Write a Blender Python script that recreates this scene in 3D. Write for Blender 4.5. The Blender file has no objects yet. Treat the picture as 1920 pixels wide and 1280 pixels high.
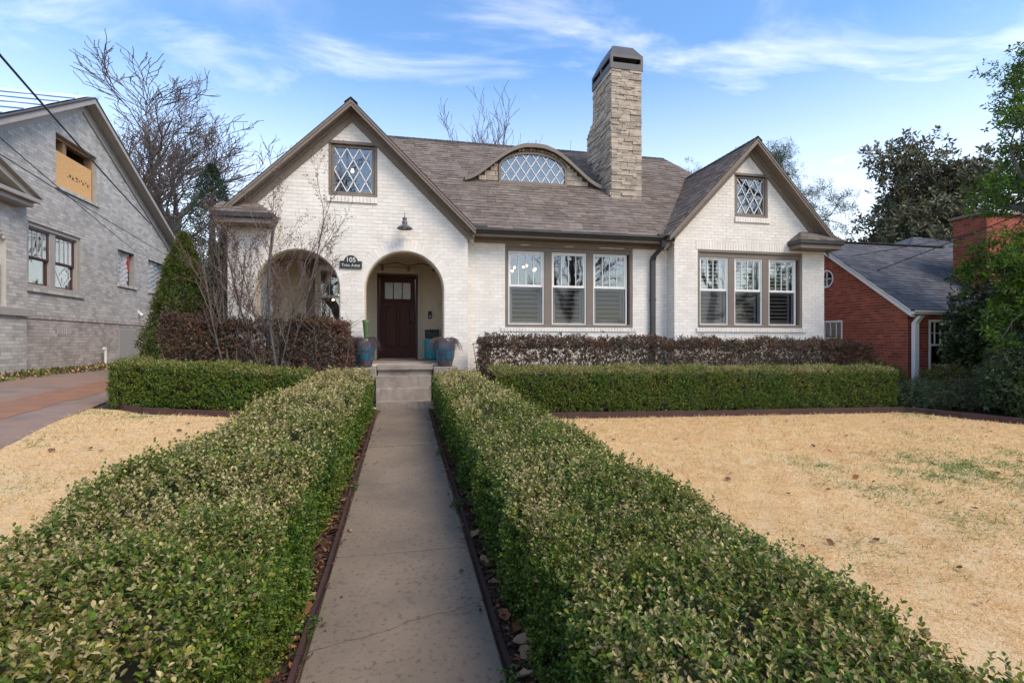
import bpy, bmesh, math, random
import numpy as np
from mathutils import Vector, Matrix, geometry
R = math.radians
random.seed(7); rng = np.random.default_rng(11)
sc = bpy.context.scene
COL = sc.collection

# ------------------------------------------------------------------ camera, sky, sun, exposure
EYE = 1.565
cam = bpy.data.cameras.new('camera'); cam.sensor_width = 36; cam.lens = 36*955/1920
cam.clip_start = .05; cam.clip_end = 2000
co = bpy.data.objects.new('camera', cam); COL.objects.link(co)
co.location = (0, 0, EYE); co.rotation_euler = (R(90), 0, -math.atan(204/955)); sc.camera = co
SUN_EL, SUN_AZ = R(46), R(40)          # azimuth: 0 = straight behind the camera, + = to the right
sl = bpy.data.lights.new('sun', 'SUN'); sl.energy = 1.9; sl.angle = R(30); sl.color = (1, .85, .66)
so = bpy.data.objects.new('sun', sl); COL.objects.link(so)
sd = Vector((math.sin(SUN_AZ)*math.cos(SUN_EL), -math.cos(SUN_AZ)*math.cos(SUN_EL), math.sin(SUN_EL)))
so.rotation_euler = sd.to_track_quat('Z', 'Y').to_euler(); so.location = (5, -20, 30)
w = bpy.data.worlds.new('World'); sc.world = w; w.use_nodes = True
nt = w.node_tree; nd = nt.nodes; lk = nt.links; nd.clear()
out = nd.new('ShaderNodeOutputWorld'); bg = nd.new('ShaderNodeBackground'); bg.inputs[1].default_value = .15
sky = nd.new('ShaderNodeTexSky'); sky.sky_type = 'NISHITA'; sky.sun_disc = False
sky.sun_elevation = SUN_EL; sky.sun_rotation = math.atan2(sd.x, sd.y); sky.air_density = 1.0; sky.dust_density = .4; sky.ozone_density = 2.0
tc = nd.new('ShaderNodeTexCoord')
def wmath(op, a, b=None):
    m = nd.new('ShaderNodeMath'); m.operation = op
    for i, v in enumerate((a, b)):
        if v is None: continue
        if isinstance(v, (int, float)): m.inputs[i].default_value = v
        else: lk.new(v, m.inputs[i])
    return m.outputs[0]
sep = nd.new('ShaderNodeSeparateXYZ'); lk.new(tc.outputs['Generated'], sep.inputs[0])
zz = wmath('ADD', wmath('MAXIMUM', sep.outputs[2], 0.0), .12)
cx = wmath('DIVIDE', sep.outputs[0], zz); cy = wmath('DIVIDE', sep.outputs[1], zz)
comb = nd.new('ShaderNodeCombineXYZ'); lk.new(cx, comb.inputs[0]); lk.new(cy, comb.inputs[1])
def cloud(scl, stretch, rot, lo, hi, off):
    mp = nd.new('ShaderNodeMapping'); mp.inputs['Scale'].default_value = (scl*stretch, scl, 1); mp.inputs['Rotation'].default_value = (0, 0, rot); mp.inputs['Location'].default_value = off
    lk.new(comb.outputs[0], mp.inputs[0])
    n = nd.new('ShaderNodeTexNoise'); n.inputs['Scale'].default_value = 1; n.inputs['Detail'].default_value = 9; n.inputs['Roughness'].default_value = .58; n.inputs['Distortion'].default_value = .6
    lk.new(mp.outputs[0], n.inputs['Vector'])
    r = nd.new('ShaderNodeMapRange'); r.inputs[1].default_value = lo; r.inputs[2].default_value = hi; r.interpolation_type = 'SMOOTHSTEP'
    lk.new(n.outputs[0], r.inputs[0]); return r.outputs[0]
c1 = cloud(1.05, .5, .9, .46, .86, (2.3, 6.4, 0)); c2 = cloud(2.6, .55, .2, .46, .82, (4.1, 2.2, 0))
cf = wmath('MINIMUM', wmath('ADD', wmath('MULTIPLY', c1, .60), wmath('MULTIPLY', c2, .38)), .75)
low = nd.new('ShaderNodeMapRange'); low.inputs[1].default_value = 0; low.inputs[2].default_value = .55; low.inputs[3].default_value = .56; low.inputs[4].default_value = .0
low.interpolation_type = 'SMOOTHSTEP'; lk.new(sep.outputs[2], low.inputs[0])
cf = wmath('MAXIMUM', wmath('ADD', cf, .03), low.outputs[0])
hsv = nd.new('ShaderNodeHueSaturation'); hsv.inputs['Saturation'].default_value = 1.25; hsv.inputs['Value'].default_value = 1.16
lk.new(sky.outputs[0], hsv.inputs['Color'])
mx = nd.new('ShaderNodeMix'); mx.data_type = 'RGBA'; lk.new(cf, mx.inputs[0]); lk.new(hsv.outputs[0], mx.inputs[6]); mx.inputs[7].default_value = (9.2, 8.5, 7.6, 1)
lk.new(mx.outputs[2], bg.inputs[0]); lk.new(bg.outputs[0], out.inputs[0])
vs = sc.view_settings; vs.view_transform = 'Standard'; vs.look = 'None'; vs.exposure = 0.82; vs.gamma = 1
sc.cycles.max_bounces = 6; sc.cycles.transparent_max_bounces = 12

# ------------------------------------------------------------------ materials
MATS = {}
def mat(name, c1, c2=None, scale=5., rough=.8, rnd=0., bump=0., bscale=60., spec=.3, metal=0., lo=.35, hi=.65, stretch=None, c3=None, s3=1., lo3=.5, hi3=.7, coat=0., emit=0.):
    if name in MATS: return MATS[name]
    m = bpy.data.materials.new(name); m.use_nodes = True; N = m.node_tree.nodes; L = m.node_tree.links
    b = N['Principled BSDF']; b.inputs['Roughness'].default_value = rough; b.inputs['Specular IOR Level'].default_value = spec; b.inputs['Metallic'].default_value = metal
    b.inputs['Coat Weight'].default_value = coat
    g = N.new('ShaderNodeNewGeometry'); pos = g.outputs['Position']
    if stretch:
        mp = N.new('ShaderNodeMapping'); mp.inputs['Scale'].default_value = stretch; L.new(pos, mp.inputs[0]); pos = mp.outputs[0]
    def noise(s, det=5):
        n = N.new('ShaderNodeTexNoise'); n.inputs['Scale'].default_value = s; n.inputs['Detail'].default_value = det; n.inputs['Roughness'].default_value = .6; L.new(pos, n.inputs['Vector']); return n.outputs[0]
    def rng_(v, a, c):
        r = N.new('ShaderNodeMapRange'); r.inputs[1].default_value = a; r.inputs[2].default_value = c; L.new(v, r.inputs[0]); return r.outputs[0]
    def mix(f, A, B):
        x = N.new('ShaderNodeMix'); x.data_type = 'RGBA'; L.new(f, x.inputs[0])
        for i, q in ((6, A), (7, B)):
            if isinstance(q, tuple): x.inputs[i].default_value = (*q, 1)
            else: L.new(q, x.inputs[i])
        return x.outputs[2]
    col = mix(rng_(noise(scale), lo, hi), c1, c2 or c1)
    if c3: col = mix(rng_(noise(s3), lo3, hi3), col, c3)
    if rnd:
        oi = N.new('ShaderNodeObjectInfo'); a = N.new('ShaderNodeMath'); a.operation = 'ADD'; L.new(oi.outputs['Random'], a.inputs[0]); L.new(g.outputs['Random Per Island'], a.inputs[1])
        fr = N.new('ShaderNodeMath'); fr.operation = 'FRACT'; L.new(a.outputs[0], fr.inputs[0])
        r = N.new('ShaderNodeMapRange'); r.inputs[3].default_value = 1-rnd; r.inputs[4].default_value = 1+rnd; L.new(fr.outputs[0], r.inputs[0])
        h = N.new('ShaderNodeHueSaturation'); L.new(r.outputs[0], h.inputs['Value']); L.new(col, h.inputs['Color']); col = h.outputs[0]
    L.new(col, b.inputs['Base Color'])
    if bump:
        bn = N.new('ShaderNodeBump'); bn.inputs['Strength'].default_value = bump; bn.inputs['Distance'].default_value = .02; L.new(noise(bscale, 4), bn.inputs['Height']); L.new(bn.outputs[0], b.inputs['Normal'])
    if emit: b.inputs['Emission Color'].default_value = (*c1, 1); b.inputs['Emission Strength'].default_value = emit
    MATS[name] = m; return m
def leafmat(name, c, rnd=.35, tr=.25, rough=.5, spec=.35, hue=.025):
    if name in MATS: return MATS[name]
    m = bpy.data.materials.new(name); m.use_nodes = True; N = m.node_tree.nodes; L = m.node_tree.links
    b = N['Principled BSDF']; b.inputs['Roughness'].default_value = rough; b.inputs['Specular IOR Level'].default_value = spec
    g = N.new('ShaderNodeNewGeometry'); oi = N.new('ShaderNodeObjectInfo')
    a = N.new('ShaderNodeMath'); a.operation = 'ADD'; L.new(oi.outputs['Random'], a.inputs[0]); L.new(g.outputs['Random Per Island'], a.inputs[1])
    fr = N.new('ShaderNodeMath'); fr.operation = 'FRACT'; L.new(a.outputs[0], fr.inputs[0])
    r = N.new('ShaderNodeMapRange'); r.inputs[3].default_value = 1-rnd; r.inputs[4].default_value = 1+rnd; L.new(fr.outputs[0], r.inputs[0])
    n = N.new('ShaderNodeTexNoise'); n.inputs['Scale'].default_value = 2.2; n.inputs['Detail'].default_value = 3; L.new(g.outputs['Position'], n.inputs['Vector'])
    rh = N.new('ShaderNodeMapRange'); rh.inputs[1].default_value = .3; rh.inputs[2].default_value = .7; rh.inputs[3].default_value = .5-hue; rh.inputs[4].default_value = .5+hue; L.new(n.outputs[0], rh.inputs[0])
    h = N.new('ShaderNodeHueSaturation'); h.inputs['Color'].default_value = (*c, 1); L.new(r.outputs[0], h.inputs['Value']); L.new(rh.outputs[0], h.inputs['Hue'])
    L.new(h.outputs[0], b.inputs['Base Color'])
    if tr:
        t = N.new('ShaderNodeBsdfTranslucent'); L.new(h.outputs[0], t.inputs[0]); x = N.new('ShaderNodeMixShader'); x.inputs[0].default_value = tr
        L.new(b.outputs[0], x.inputs[1]); L.new(t.outputs[0], x.inputs[2]); L.new(x.outputs[0], N['Material Output'].inputs[0])
    MATS[name] = m; return m
def glassmat(name, tint=(.8, .85, .85), refl=.9, rough=.0, base=.13):
    m = bpy.data.materials.new(name); m.use_nodes = True; N = m.node_tree.nodes; L = m.node_tree.links; N.remove(N['Principled BSDF'])
    t = N.new('ShaderNodeBsdfTransparent'); t.inputs[0].default_value = (*tint, 1); g = N.new('ShaderNodeBsdfGlossy'); g.inputs['Roughness'].default_value = rough; g.inputs[0].default_value = (refl, refl, refl, 1)
    lw = N.new('ShaderNodeLayerWeight'); lw.inputs[0].default_value = .5; pw_ = N.new('ShaderNodeMath'); pw_.operation = 'POWER'; pw_.inputs[1].default_value = 4.; L.new(lw.outputs['Facing'], pw_.inputs[0])
    f = N.new('ShaderNodeMath'); f.operation = 'MULTIPLY_ADD'; f.inputs[1].default_value = .85; f.inputs[2].default_value = base; L.new(pw_.outputs[0], f.inputs[0]); x = N.new('ShaderNodeMixShader')
    n = N.new('ShaderNodeTexNoise'); n.inputs['Scale'].default_value = 1.6; b = N.new('ShaderNodeBump'); b.inputs['Strength'].default_value = .03; b.inputs['Distance'].default_value = .05
    L.new(n.outputs[0], b.inputs['Height']); L.new(b.outputs[0], g.inputs['Normal'])
    L.new(f.outputs[0], x.inputs[0]); L.new(t.outputs[0], x.inputs[1]); L.new(g.outputs[0], x.inputs[2]); L.new(x.outputs[0], N['Material Output'].inputs[0])
    MATS[name] = m; return m
wbrick = mat('white painted brick', (.79, .75, .685), (.71, .67, .605), 2.3, .75, .06, .10, 45, c3=(.57, .52, .46), s3=8, lo3=.62, hi3=.78)
wmortar = mat('white painted mortar', (.69, .64, .57), (.60, .55, .485), 5, .85, 0, .1, 60)
cream = mat('cream plaster', (.62, .53, .40), (.55, .465, .345), 2, .8, 0, .15, 60)
taupe = mat('taupe trim paint', (.205, .168, .138), (.18, .148, .12), 3, .55, 0, .05, 30)
bronze = mat('dark bronze metal', (.032, .031, .032), (.045, .043, .043), 4, .45, 0, .03, 20, spec=.5)
white = mat('white sash paint', (.78, .77, .74), (.72, .71, .68), 6, .45)
shing = mat('brown shingle', (.19, .152, .125), (.13, .104, .086), 7, .9, .24, .35, 160, c3=(.20, .17, .148), s3=1.3, lo3=.5, hi3=.75)
gshing = mat('grey shingle', (.11, .112, .125), (.075, .077, .088), 6, .9, .22, .35, 160)
gbrick = mat('grey painted brick', (.50, .475, .44), (.42, .40, .37), 3, .8, .20, .1, 50, c3=(.33, .30, .28), s3=7, lo3=.6, hi3=.78)
gbrick2 = mat('grey painted foundation brick', (.46, .41, .375), (.37, .325, .30), 3, .8, .2, .1, 50, c3=(.32, .25, .22), s3=5, lo3=.55, hi3=.75)
gtrim = mat('grey trim paint', (.38, .345, .31), (.33, .30, .27), 4, .55)
rbrick = mat('red brick', (.34, .085, .05), (.24, .06, .038), 6, .85, .3, .3, 60)
rmortar = mat('tan mortar', (.42, .29, .22), (.34, .23, .17), 20, .95)
stone_m = mat('ledge stone', (.46, .385, .30), (.36, .30, .24), 9, .9, .26, .5, 45, c3=(.27, .24, .21), s3=5, lo3=.55, hi3=.75)
stonecore = mat('stone joint', (.12, .10, .085), None, 9, .95)
conc = mat('walk concrete', (.26, .20, .145), (.175, .137, .102), 1.3, .85, .05, .35, 160, c3=(.105, .082, .065), s3=34, lo3=.54, hi3=.72)
stepc = mat('step concrete', (.33, .28, .23), (.23, .19, .155), 4, .85, .03, .3, 120, c3=(.15, .12, .10), s3=6, lo3=.58, hi3=.75)
edging_m = mat('rusty brown edging', (.075, .036, .03), (.05, .027, .024), 5, .6, 0, .3, 60)
glass = glassmat('window glass', (.92, .95, .94)); screen_glass = glassmat('screened glass', (.66, .66, .68), .5, .05, .07)
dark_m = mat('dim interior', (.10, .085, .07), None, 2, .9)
wood_m = mat('mahogany door', (.085, .024, .014), (.05, .015, .010), 9, .5, 0, .1, 60, stretch=(6, 6, .6), spec=.2)
wframe = mat('door frame brown', (.055, .015, .01), None, 4, .4)
bark = mat('grey bark', (.13, .115, .10), (.085, .075, .068), 6, .95, 0, .5, 40)
twig_m = mat('twig bark', (.135, .105, .09), (.09, .07, .062), 3, .95)
soil_m = mat('bark mulch soil', (.075, .045, .03), (.04, .026, .019), 14, .95, 0, .6, 60)
black_m = mat('black metal', (.012, .012, .013), None, 4, .45, spec=.5)
letter = mat('pale lettering', (.75, .74, .70), None, 4, .5)

# ------------------------------------------------------------------ mesh helpers
class MB:
    def __init__(s): s.v = []; s.f = []; s.m = []; s.cur = 0
    def add(s, vs, fs):
        n = len(s.v); s.v += [tuple(p) for p in vs]
        for f in fs: s.f.append(tuple(i+n for i in f)); s.m.append(s.cur)
    def box(s, x0, x1, y0, y1, z0, z1, T=None):
        P = [Vector((x, y, z)) for z in (z0, z1) for y in (y0, y1) for x in (x0, x1)]
        if T: P = [T @ p for p in P]
        s.add(P, [(0, 2, 3, 1), (4, 5, 7, 6), (0, 1, 5, 4), (2, 6, 7, 3), (0, 4, 6, 2), (1, 3, 7, 5)])
    def bbox(s, x0, x1, y0, y1, z0, z1, b=.006, T=None):      # bevelled box
        bm = bmesh.new(); bmesh.ops.create_cube(bm, size=1)
        for q in bm.verts: q.co = Vector(((x0+x1)/2+q.co.x*(x1-x0), (y0+y1)/2+q.co.y*(y1-y0), (z0+z1)/2+q.co.z*(z1-z0)))
        bmesh.ops.bevel(bm, geom=bm.edges[:], offset=b, segments=1, affect='EDGES')
        bm.verts.index_update(); P = [q.co.copy() for q in bm.verts]
        if T: P = [T @ p for p in P]
        s.add(P, [[q.index for q in f.verts] for f in bm.faces]); bm.free()
    def prism(s, poly, holes, fr, d0, d1, caps=True):   # 2d polygon with holes in frame fr(u,z,d)->world, extruded d0..d1
        loops = [poly]+list(holes)
        tris = geometry.tessellate_polygon([[Vector((p[0], p[1], 0)) for p in l] for l in loops])
        flat = [p for l in loops for p in l]
        A = [fr(p[0], p[1], d0) for p in flat]; B = [fr(p[0], p[1], d1) for p in flat]; n = len(flat)
        fs = []
        if caps: fs += [tuple(t) for t in tris]+[tuple(i+n for i in reversed(t)) for t in tris]
        k = 0
        for l in loops:
            for i in range(len(l)):
                a, b = k+i, k+(i+1) % len(l); fs.append((a, b, b+n, a+n))
            k += len(l)
        s.add(A+B, fs)
    def tube(s, pts, rad, sides=6, cap=True):
        pts = [Vector(p) for p in pts]; n = len(pts)
        if not hasattr(rad, '__len__'): rad = [rad]*n
        rings = []; up = Vector((.31, .17, .93))
        for i, p in enumerate(pts):
            t = (pts[min(i+1, n-1)]-pts[max(i-1, 0)]).normalized(); a = t.cross(up)
            if a.length < .05: a = t.cross(Vector((1, 0, 0)))
            a.normalize(); b = t.cross(a)
            rings += [p+(a*math.cos(2*math.pi*k/sides)+b*math.sin(2*math.pi*k/sides))*rad[i] for k in range(sides)]
        fs = [(i*sides+k, i*sides+(k+1) % sides, (i+1)*sides+(k+1) % sides, (i+1)*sides+k) for i in range(n-1) for k in range(sides)]
        if cap: fs += [tuple(range(sides))[::-1], tuple((n-1)*sides+k for k in range(sides))]
        s.add(rings, fs)
    def lathe(s, prof, c, n=24):
        c = Vector(c); m = len(prof)
        P = [c+Vector((r*math.cos(2*math.pi*k/n), r*math.sin(2*math.pi*k/n), z)) for r, z in prof for k in range(n)]
        s.add(P, [(i*n+k, i*n+(k+1) % n, (i+1)*n+(k+1) % n, (i+1)*n+k) for i in range(m-1) for k in range(n)])
    def mesh(s, name, mats, smooth=False):
        me = bpy.data.meshes.new(name); me.from_pydata(s.v, [], s.f)
        for m in (mats if isinstance(mats, (list, tuple)) else [mats]): me.materials.append(m)
        if len(me.materials) > 1: me.polygons.foreach_set('material_index', s.m)
        bm = bmesh.new(); bm.from_mesh(me); bmesh.ops.recalc_face_normals(bm, faces=bm.faces[:]); bm.to_mesh(me); bm.free()
        if smooth: me.polygons.foreach_set('use_smooth', [True]*len(me.polygons))
        me.update(); return me
    def build(s, name, mats, parent=None, smooth=False):
        return link(name, s.mesh(name, mats, smooth), parent)
def link(name, data, parent=None, M=None):
    o = bpy.data.objects.new(name, data); COL.objects.link(o)
    if parent is not None:
        o.parent = parent
        if parent.type == 'EMPTY': o.matrix_parent_inverse = Matrix.Translation(-parent.location)
    if M is not None: o.matrix_basis = M
    return o
def tag(o, label=None, cat=None, group=None, kind=None):
    if label: o['label'] = label
    if cat: o['category'] = cat
    if group: o['group'] = group
    if kind: o['kind'] = kind
    return o
def thing(name, label, cat, loc, group=None):
    o = bpy.data.objects.new(name, None); COL.objects.link(o); o.location = loc; o.empty_display_size = .2
    return tag(o, label, cat, group)
def np_mesh(name, V, F, mats, mi=None, smooth=False):   # F (m,k)
    V = np.asarray(V, np.float32).reshape(-1, 3); F = np.asarray(F, np.int32); m, k = F.shape
    me = bpy.data.meshes.new(name); me.vertices.add(len(V)); me.vertices.foreach_set('co', V.ravel())
    me.loops.add(m*k); me.loops.foreach_set('vertex_index', F.ravel()); me.polygons.add(m); me.polygons.foreach_set('loop_start', np.arange(0, m*k, k, dtype=np.int32))
    for q in (mats if isinstance(mats, (list, tuple)) else [mats]): me.materials.append(q)
    if mi is not None: me.polygons.foreach_set('material_index', np.asarray(mi, np.int32))
    me.polygons.foreach_set('use_smooth', np.full(m, smooth))
    me.update(calc_edges=True); return me
def unit(v): return v/np.maximum(np.linalg.norm(v, axis=-1, keepdims=True), 1e-9)
def leaf_arrays(P, A, N, ln, wd, hexa=False, fold=.25):
    """leaf blades: base P, axis A, face normal N, length ln, width wd"""
    A = unit(A); S = unit(np.cross(A, N)); N = np.cross(S, A); ln = ln[:, None]; wd = wd[:, None]; n = len(P)
    if hexa:
        V = np.stack([P, P+A*ln*.35-S*wd*.46+N*wd*fold, P+A*ln*.72-S*wd*.40+N*wd*fold, P+A*ln, P+A*ln*.72+S*wd*.40+N*wd*fold, P+A*ln*.35+S*wd*.46+N*wd*fold], 1)
        F = (np.arange(n)[:, None, None]*6+np.array([[0, 1, 2, 3], [0, 3, 4, 5]])[None]).reshape(-1, 4); rep = 2
    else:
        V = np.stack([P, P+A*ln*.5-S*wd*.5+N*wd*fold, P+A*ln, P+A*ln*.5+S*wd*.5+N*wd*fold], 1)
        F = np.arange(n*4).reshape(-1, 4); rep = 1
    return V.reshape(-1, 3), F, rep
def leaf_cloud(name, P, A, N, ln, wd, mats, mi, parent=None, hexa=False, fold=.25):
    V, F, rep = leaf_arrays(P, A, N, ln, wd, hexa, fold)
    return link(name, np_mesh(name, V, F, mats, np.repeat(mi, rep)), parent)
UBOX = MB(); UBOX.box(-.5, .5, -.5, .5, -.5, .5)
CUBE_V = np.array(UBOX.v); CUBE_F = np.array(UBOX.f)
def ubox(name, m): return UBOX.mesh(name, m)
CAMP = np.array([0, 0, EYE])
def pieces(name, stuffname, mats, Ms, parent, uv=CUBE_V, uf=CUBE_F, limit=300, key=None):
    """Ms: list of 4x4 matrices of unit pieces. The largest in view become objects, the rest one stuff part."""
    if not len(Ms): return
    arr = np.array([np.array(M) for M in Ms]); d = np.linalg.norm(arr[:, :3, 3]-CAMP, axis=1)
    if key is not None: d = d+np.array([0 if key(p) else 1000 for p in arr[:, :3, 3]])
    order = np.argsort(d); near = order[:limit]; far = order[limit:]
    me = np_mesh(name, uv, uf, mats)
    for i in near: link(name, me, parent, Ms[i])
    if len(far):
        B = arr[far]; V = np.einsum('nij,kj->nki', B[:, :3, :3], uv)+B[:, None, :3, 3]
        F = (np.arange(len(far))[:, None, None]*len(uv)+uf[None]).reshape(-1, uf.shape[1])
        o = link(stuffname, np_mesh(stuffname, V, F, mats), parent); o['kind'] = 'stuff'
def sub_iv(iv, a, b):
    r = []
    for p, q in iv:
        if b <= p or a >= q: r.append((p, q)); continue
        if a > p: r.append((p, a))
        if b < q: r.append((b, q))
    return r
def frame(O, u, n):
    O, u, n = Vector(O), Vector(u).normalized(), Vector(n).normalized()
    return lambda a, z, d=0: Vector((O.x, O.y, 0))+u*a+n*d+Vector((0, 0, z))
def lay_bricks(O, u, n, z0, z1, solid, course=.0755, bl=.21, bd=.03, proud=.0035):
    """matrices of bricks in running bond; solid(z)->intervals along u"""
    O, u, n = Vector(O), Vector(u).normalized(), Vector(n).normalized(); Ms = []; k = 0; z = z0
    while z+course <= z1+1e-6:
        zc = z+course/2
        for a, b in solid(zc):
            s = math.floor(a/bl)*bl-(bl/2 if k % 2 else 0)
            while s < b:
                p, q = max(s, a), min(s+bl, b)
                if q-p > .03:
                    L = q-p-.010; c = O+u*((p+q)/2)+n*(-bd/2+proud+random.uniform(-.0015, .0015)); tilt = random.uniform(-.006, .006)
                    X = (u+Vector((0, 0, tilt)))*L
                    Ms.append(Matrix(((X.x, n.x*bd, 0, c.x), (X.y, n.y*bd, 0, c.y), (X.z, 0, course-.010, zc), (0, 0, 0, 1))))
                s += bl
        z += course; k += 1
    return Ms
# unit shingle wedge: x along the course, y up the slope, z normal; thick at the butt
SH_V = np.array([(-.5, 0, -1), (.5, 0, -1), (.5, 0, 1), (-.5, 0, 1), (-.5, 1.15, -1), (.5, 1.15, -1), (.5, 1.15, .05), (-.5, 1.15, .05)], float)
SH_F = np.array([(0, 1, 2, 3), (3, 2, 6, 7), (0, 3, 7, 4), (1, 5, 6, 2)])
def lay_shingles(p0, e, s, n, ncourse, iv, exp=.143, wmin=.16, wmax=.36, th=(.007, .015)):
    """p0 eave origin, e along eave, s up slope (unit), iv(course centre distance)->intervals along e"""
    p0, e, s, n = Vector(p0), Vector(e).normalized(), Vector(s).normalized(), Vector(n).normalized(); Ms = []
    for k in range(ncourse):
        for a, b in iv((k+.5)*exp):
            x = a-random.uniform(0, wmin)
            while x < b:
                w_ = random.uniform(wmin, wmax); p, q = max(x, a), min(x+w_, b); x += w_
                if q-p < .02: continue
                c = p0+e*((p+q)/2)+s*(k*exp+random.choice((0, 0, -.006))); X = e*(q-p-.004); Y = s*exp; Z = n*random.choice(th)
                Ms.append(Matrix(((X.x, Y.x, Z.x, c.x), (X.y, Y.y, Z.y, c.y), (X.z, Y.z, Z.z, c.z), (0, 0, 0, 1))))
    return Ms

# ------------------------------------------------------------------ the ground
def gz(x, y):
    x = np.asarray(x, float); y = np.asarray(y, float)
    z = .0332*np.clip(y, -40, 12.)
    return z+.07*np.clip(-x-.5, 0, 7.2)*np.clip((y+14)/16, 0, 1)-.01*np.clip(x-.5, 0, 14)
def gzf(x, y): return float(gz(x, y))
def axis(lo, hi, step): return list(np.arange(lo, hi+1e-6, step))
gx = np.array([-600, -300, -150, -80, -50, -35]+axis(-25, 25, .5)+[35, 50, 80, 150, 300, 600]); gy = np.array([-600, -300, -150, -80, -50, -35]+axis(-25, 25, .5)+[35, 50, 80, 150, 300, 600])
GX, GY = np.meshgrid(gx, gy); V = np.stack([GX, GY, gz(GX, GY)-.02], -1).reshape(-1, 3); nx = len(gx)
ii = (np.arange(len(gy)-1)[:, None]*nx+np.arange(nx-1)[None]).ravel(); F = np.stack([ii, ii+1, ii+1+nx, ii+nx], 1)
earth = mat('leafy earth', (.10, .075, .045), (.07, .075, .03), 3, .95, 0, .6, 40, c3=(.14, .09, .05), s3=9, lo3=.5, hi3=.65)
tag(link('ground', np_mesh('ground', V, F, earth, smooth=True)), kind='structure')
def sheet(name, poly, lift, m, step=.35, kind='structure'):
    """a ground sheet following the terrain, cut to polygon poly"""
    xs = [p[0] for p in poly]; ys = [p[1] for p in poly]
    bm = bmesh.new(); vs = [bm.verts.new((p[0], p[1], 0)) for p in poly]; bm.faces.new(vs)
    for ax, lo, hi in ((0, min(xs), max(xs)), (1, min(ys), max(ys))):
        t = lo+step
        while t < hi:
            bmesh.ops.bisect_plane(bm, geom=bm.verts[:]+bm.edges[:]+bm.faces[:], plane_co=(t, t, 0), plane_no=(1, 0, 0) if ax == 0 else (0, 1, 0)); t += step
    for q in bm.verts: q.co.z = gzf(q.co.x, q.co.y)+lift
    bmesh.ops.recalc_face_normals(bm, faces=bm.faces[:])
    me = bpy.data.meshes.new(name); bm.to_mesh(me); bm.free(); me.materials.append(m)
    if me.polygons and me.polygons[0].normal.z < 0: me.flip_normals()
    me.polygons.foreach_set('use_smooth', [True]*len(me.polygons))
    return tag(link(name, me), kind=kind)
lawn_m = mat('dormant lawn', (.68, .49, .265), (.58, .41, .215), 3.2, .95, 0, .7, 90, c3=(.68, .51, .30), s3=.8, lo3=.45, hi3=.7)
LAWN_R = [(1.35, -8), (16, -8), (14.5, 1), (11.9, 5.0), (10.52, 6.75), (10.03, 7.42), (9.65, 8.12), (6.1, 8.17), (1.35, 8.3)]
LAWN_L = [(-1.35, -8), (-1.35, 8.35), (-2.2, 8.4), (-3.75, 8.42), (-4.2, 8.7), (-4.55, 8.7), (-4.4, 7.6), (-4.05, 6.2), (-3.75, 4), (-3.6, 0), (-3.6, -8)]
sheet('lawn_right', LAWN_R, -.004, lawn_m); sheet('lawn_left', LAWN_L, -.004, lawn_m)
drive_m = mat('driveway concrete', (.27, .195, .16), (.20, .15, .125), 2.5, .9, 0, .3, 90, c3=(.29, .18, .125), s3=.7, lo3=.45, hi3=.7)
DRIVE = [(-4.55, 8.7), (-4.4, 7.6), (-4.05, 6.2), (-3.75, 4), (-3.6, 0), (-3.6, -8), (-6.6, -8), (-6.7, 4), (-7.2, 9), (-7.35, 12.5), (-7.0, 16), (-6.2, 24), (-4.3, 24), (-4.8, 14), (-4.75, 10)]
sheet('driveway', DRIVE[::-1], .0, drive_m)
clay = mat('red clay', (.30, .15, .09), (.23, .13, .09), 3, .95, 0, .4, 60)
sheet('clay_strip', [(-5.3+.0*i, 2) for i in range(1)]+[(-5.35-.05*y+.03*math.sin(y*2.3)+random.uniform(-.05, .05), y) for y in np.arange(2.5, 15, .17)]+[(-4.55-.06*y+.03*math.sin(y*1.9+1)+random.uniform(-.05, .05), y) for y in np.arange(14.6, 2, -.17)], .004, clay)
sheet('bed_left', [(-1.35, 8.5), (-1.35, 9.4), (-.5, 9.6), (-.5, 11), (-4.2, 11), (-4.6, 10), (-4.3, 8.85), (-3.8, 8.55)], .006, soil_m)
sheet('bed_right', [(1.35, 8.4), (9.65, 8.25), (10.1, 7.5), (10.6, 6.85), (12, 5.1), (17, 3), (17, 10.4), (10.4, 11), (.5, 11), (.5, 9.6), (1.35, 9.4)], .006, soil_m)
for nm, s in (('litter_strip_left', -1), ('litter_strip_right', 1)):
    sheet(nm, [(s*.49, -2), (s*.49, 9.7), (s*1.6, 9.7), (s*1.6, -2)], .004, soil_m)
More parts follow.
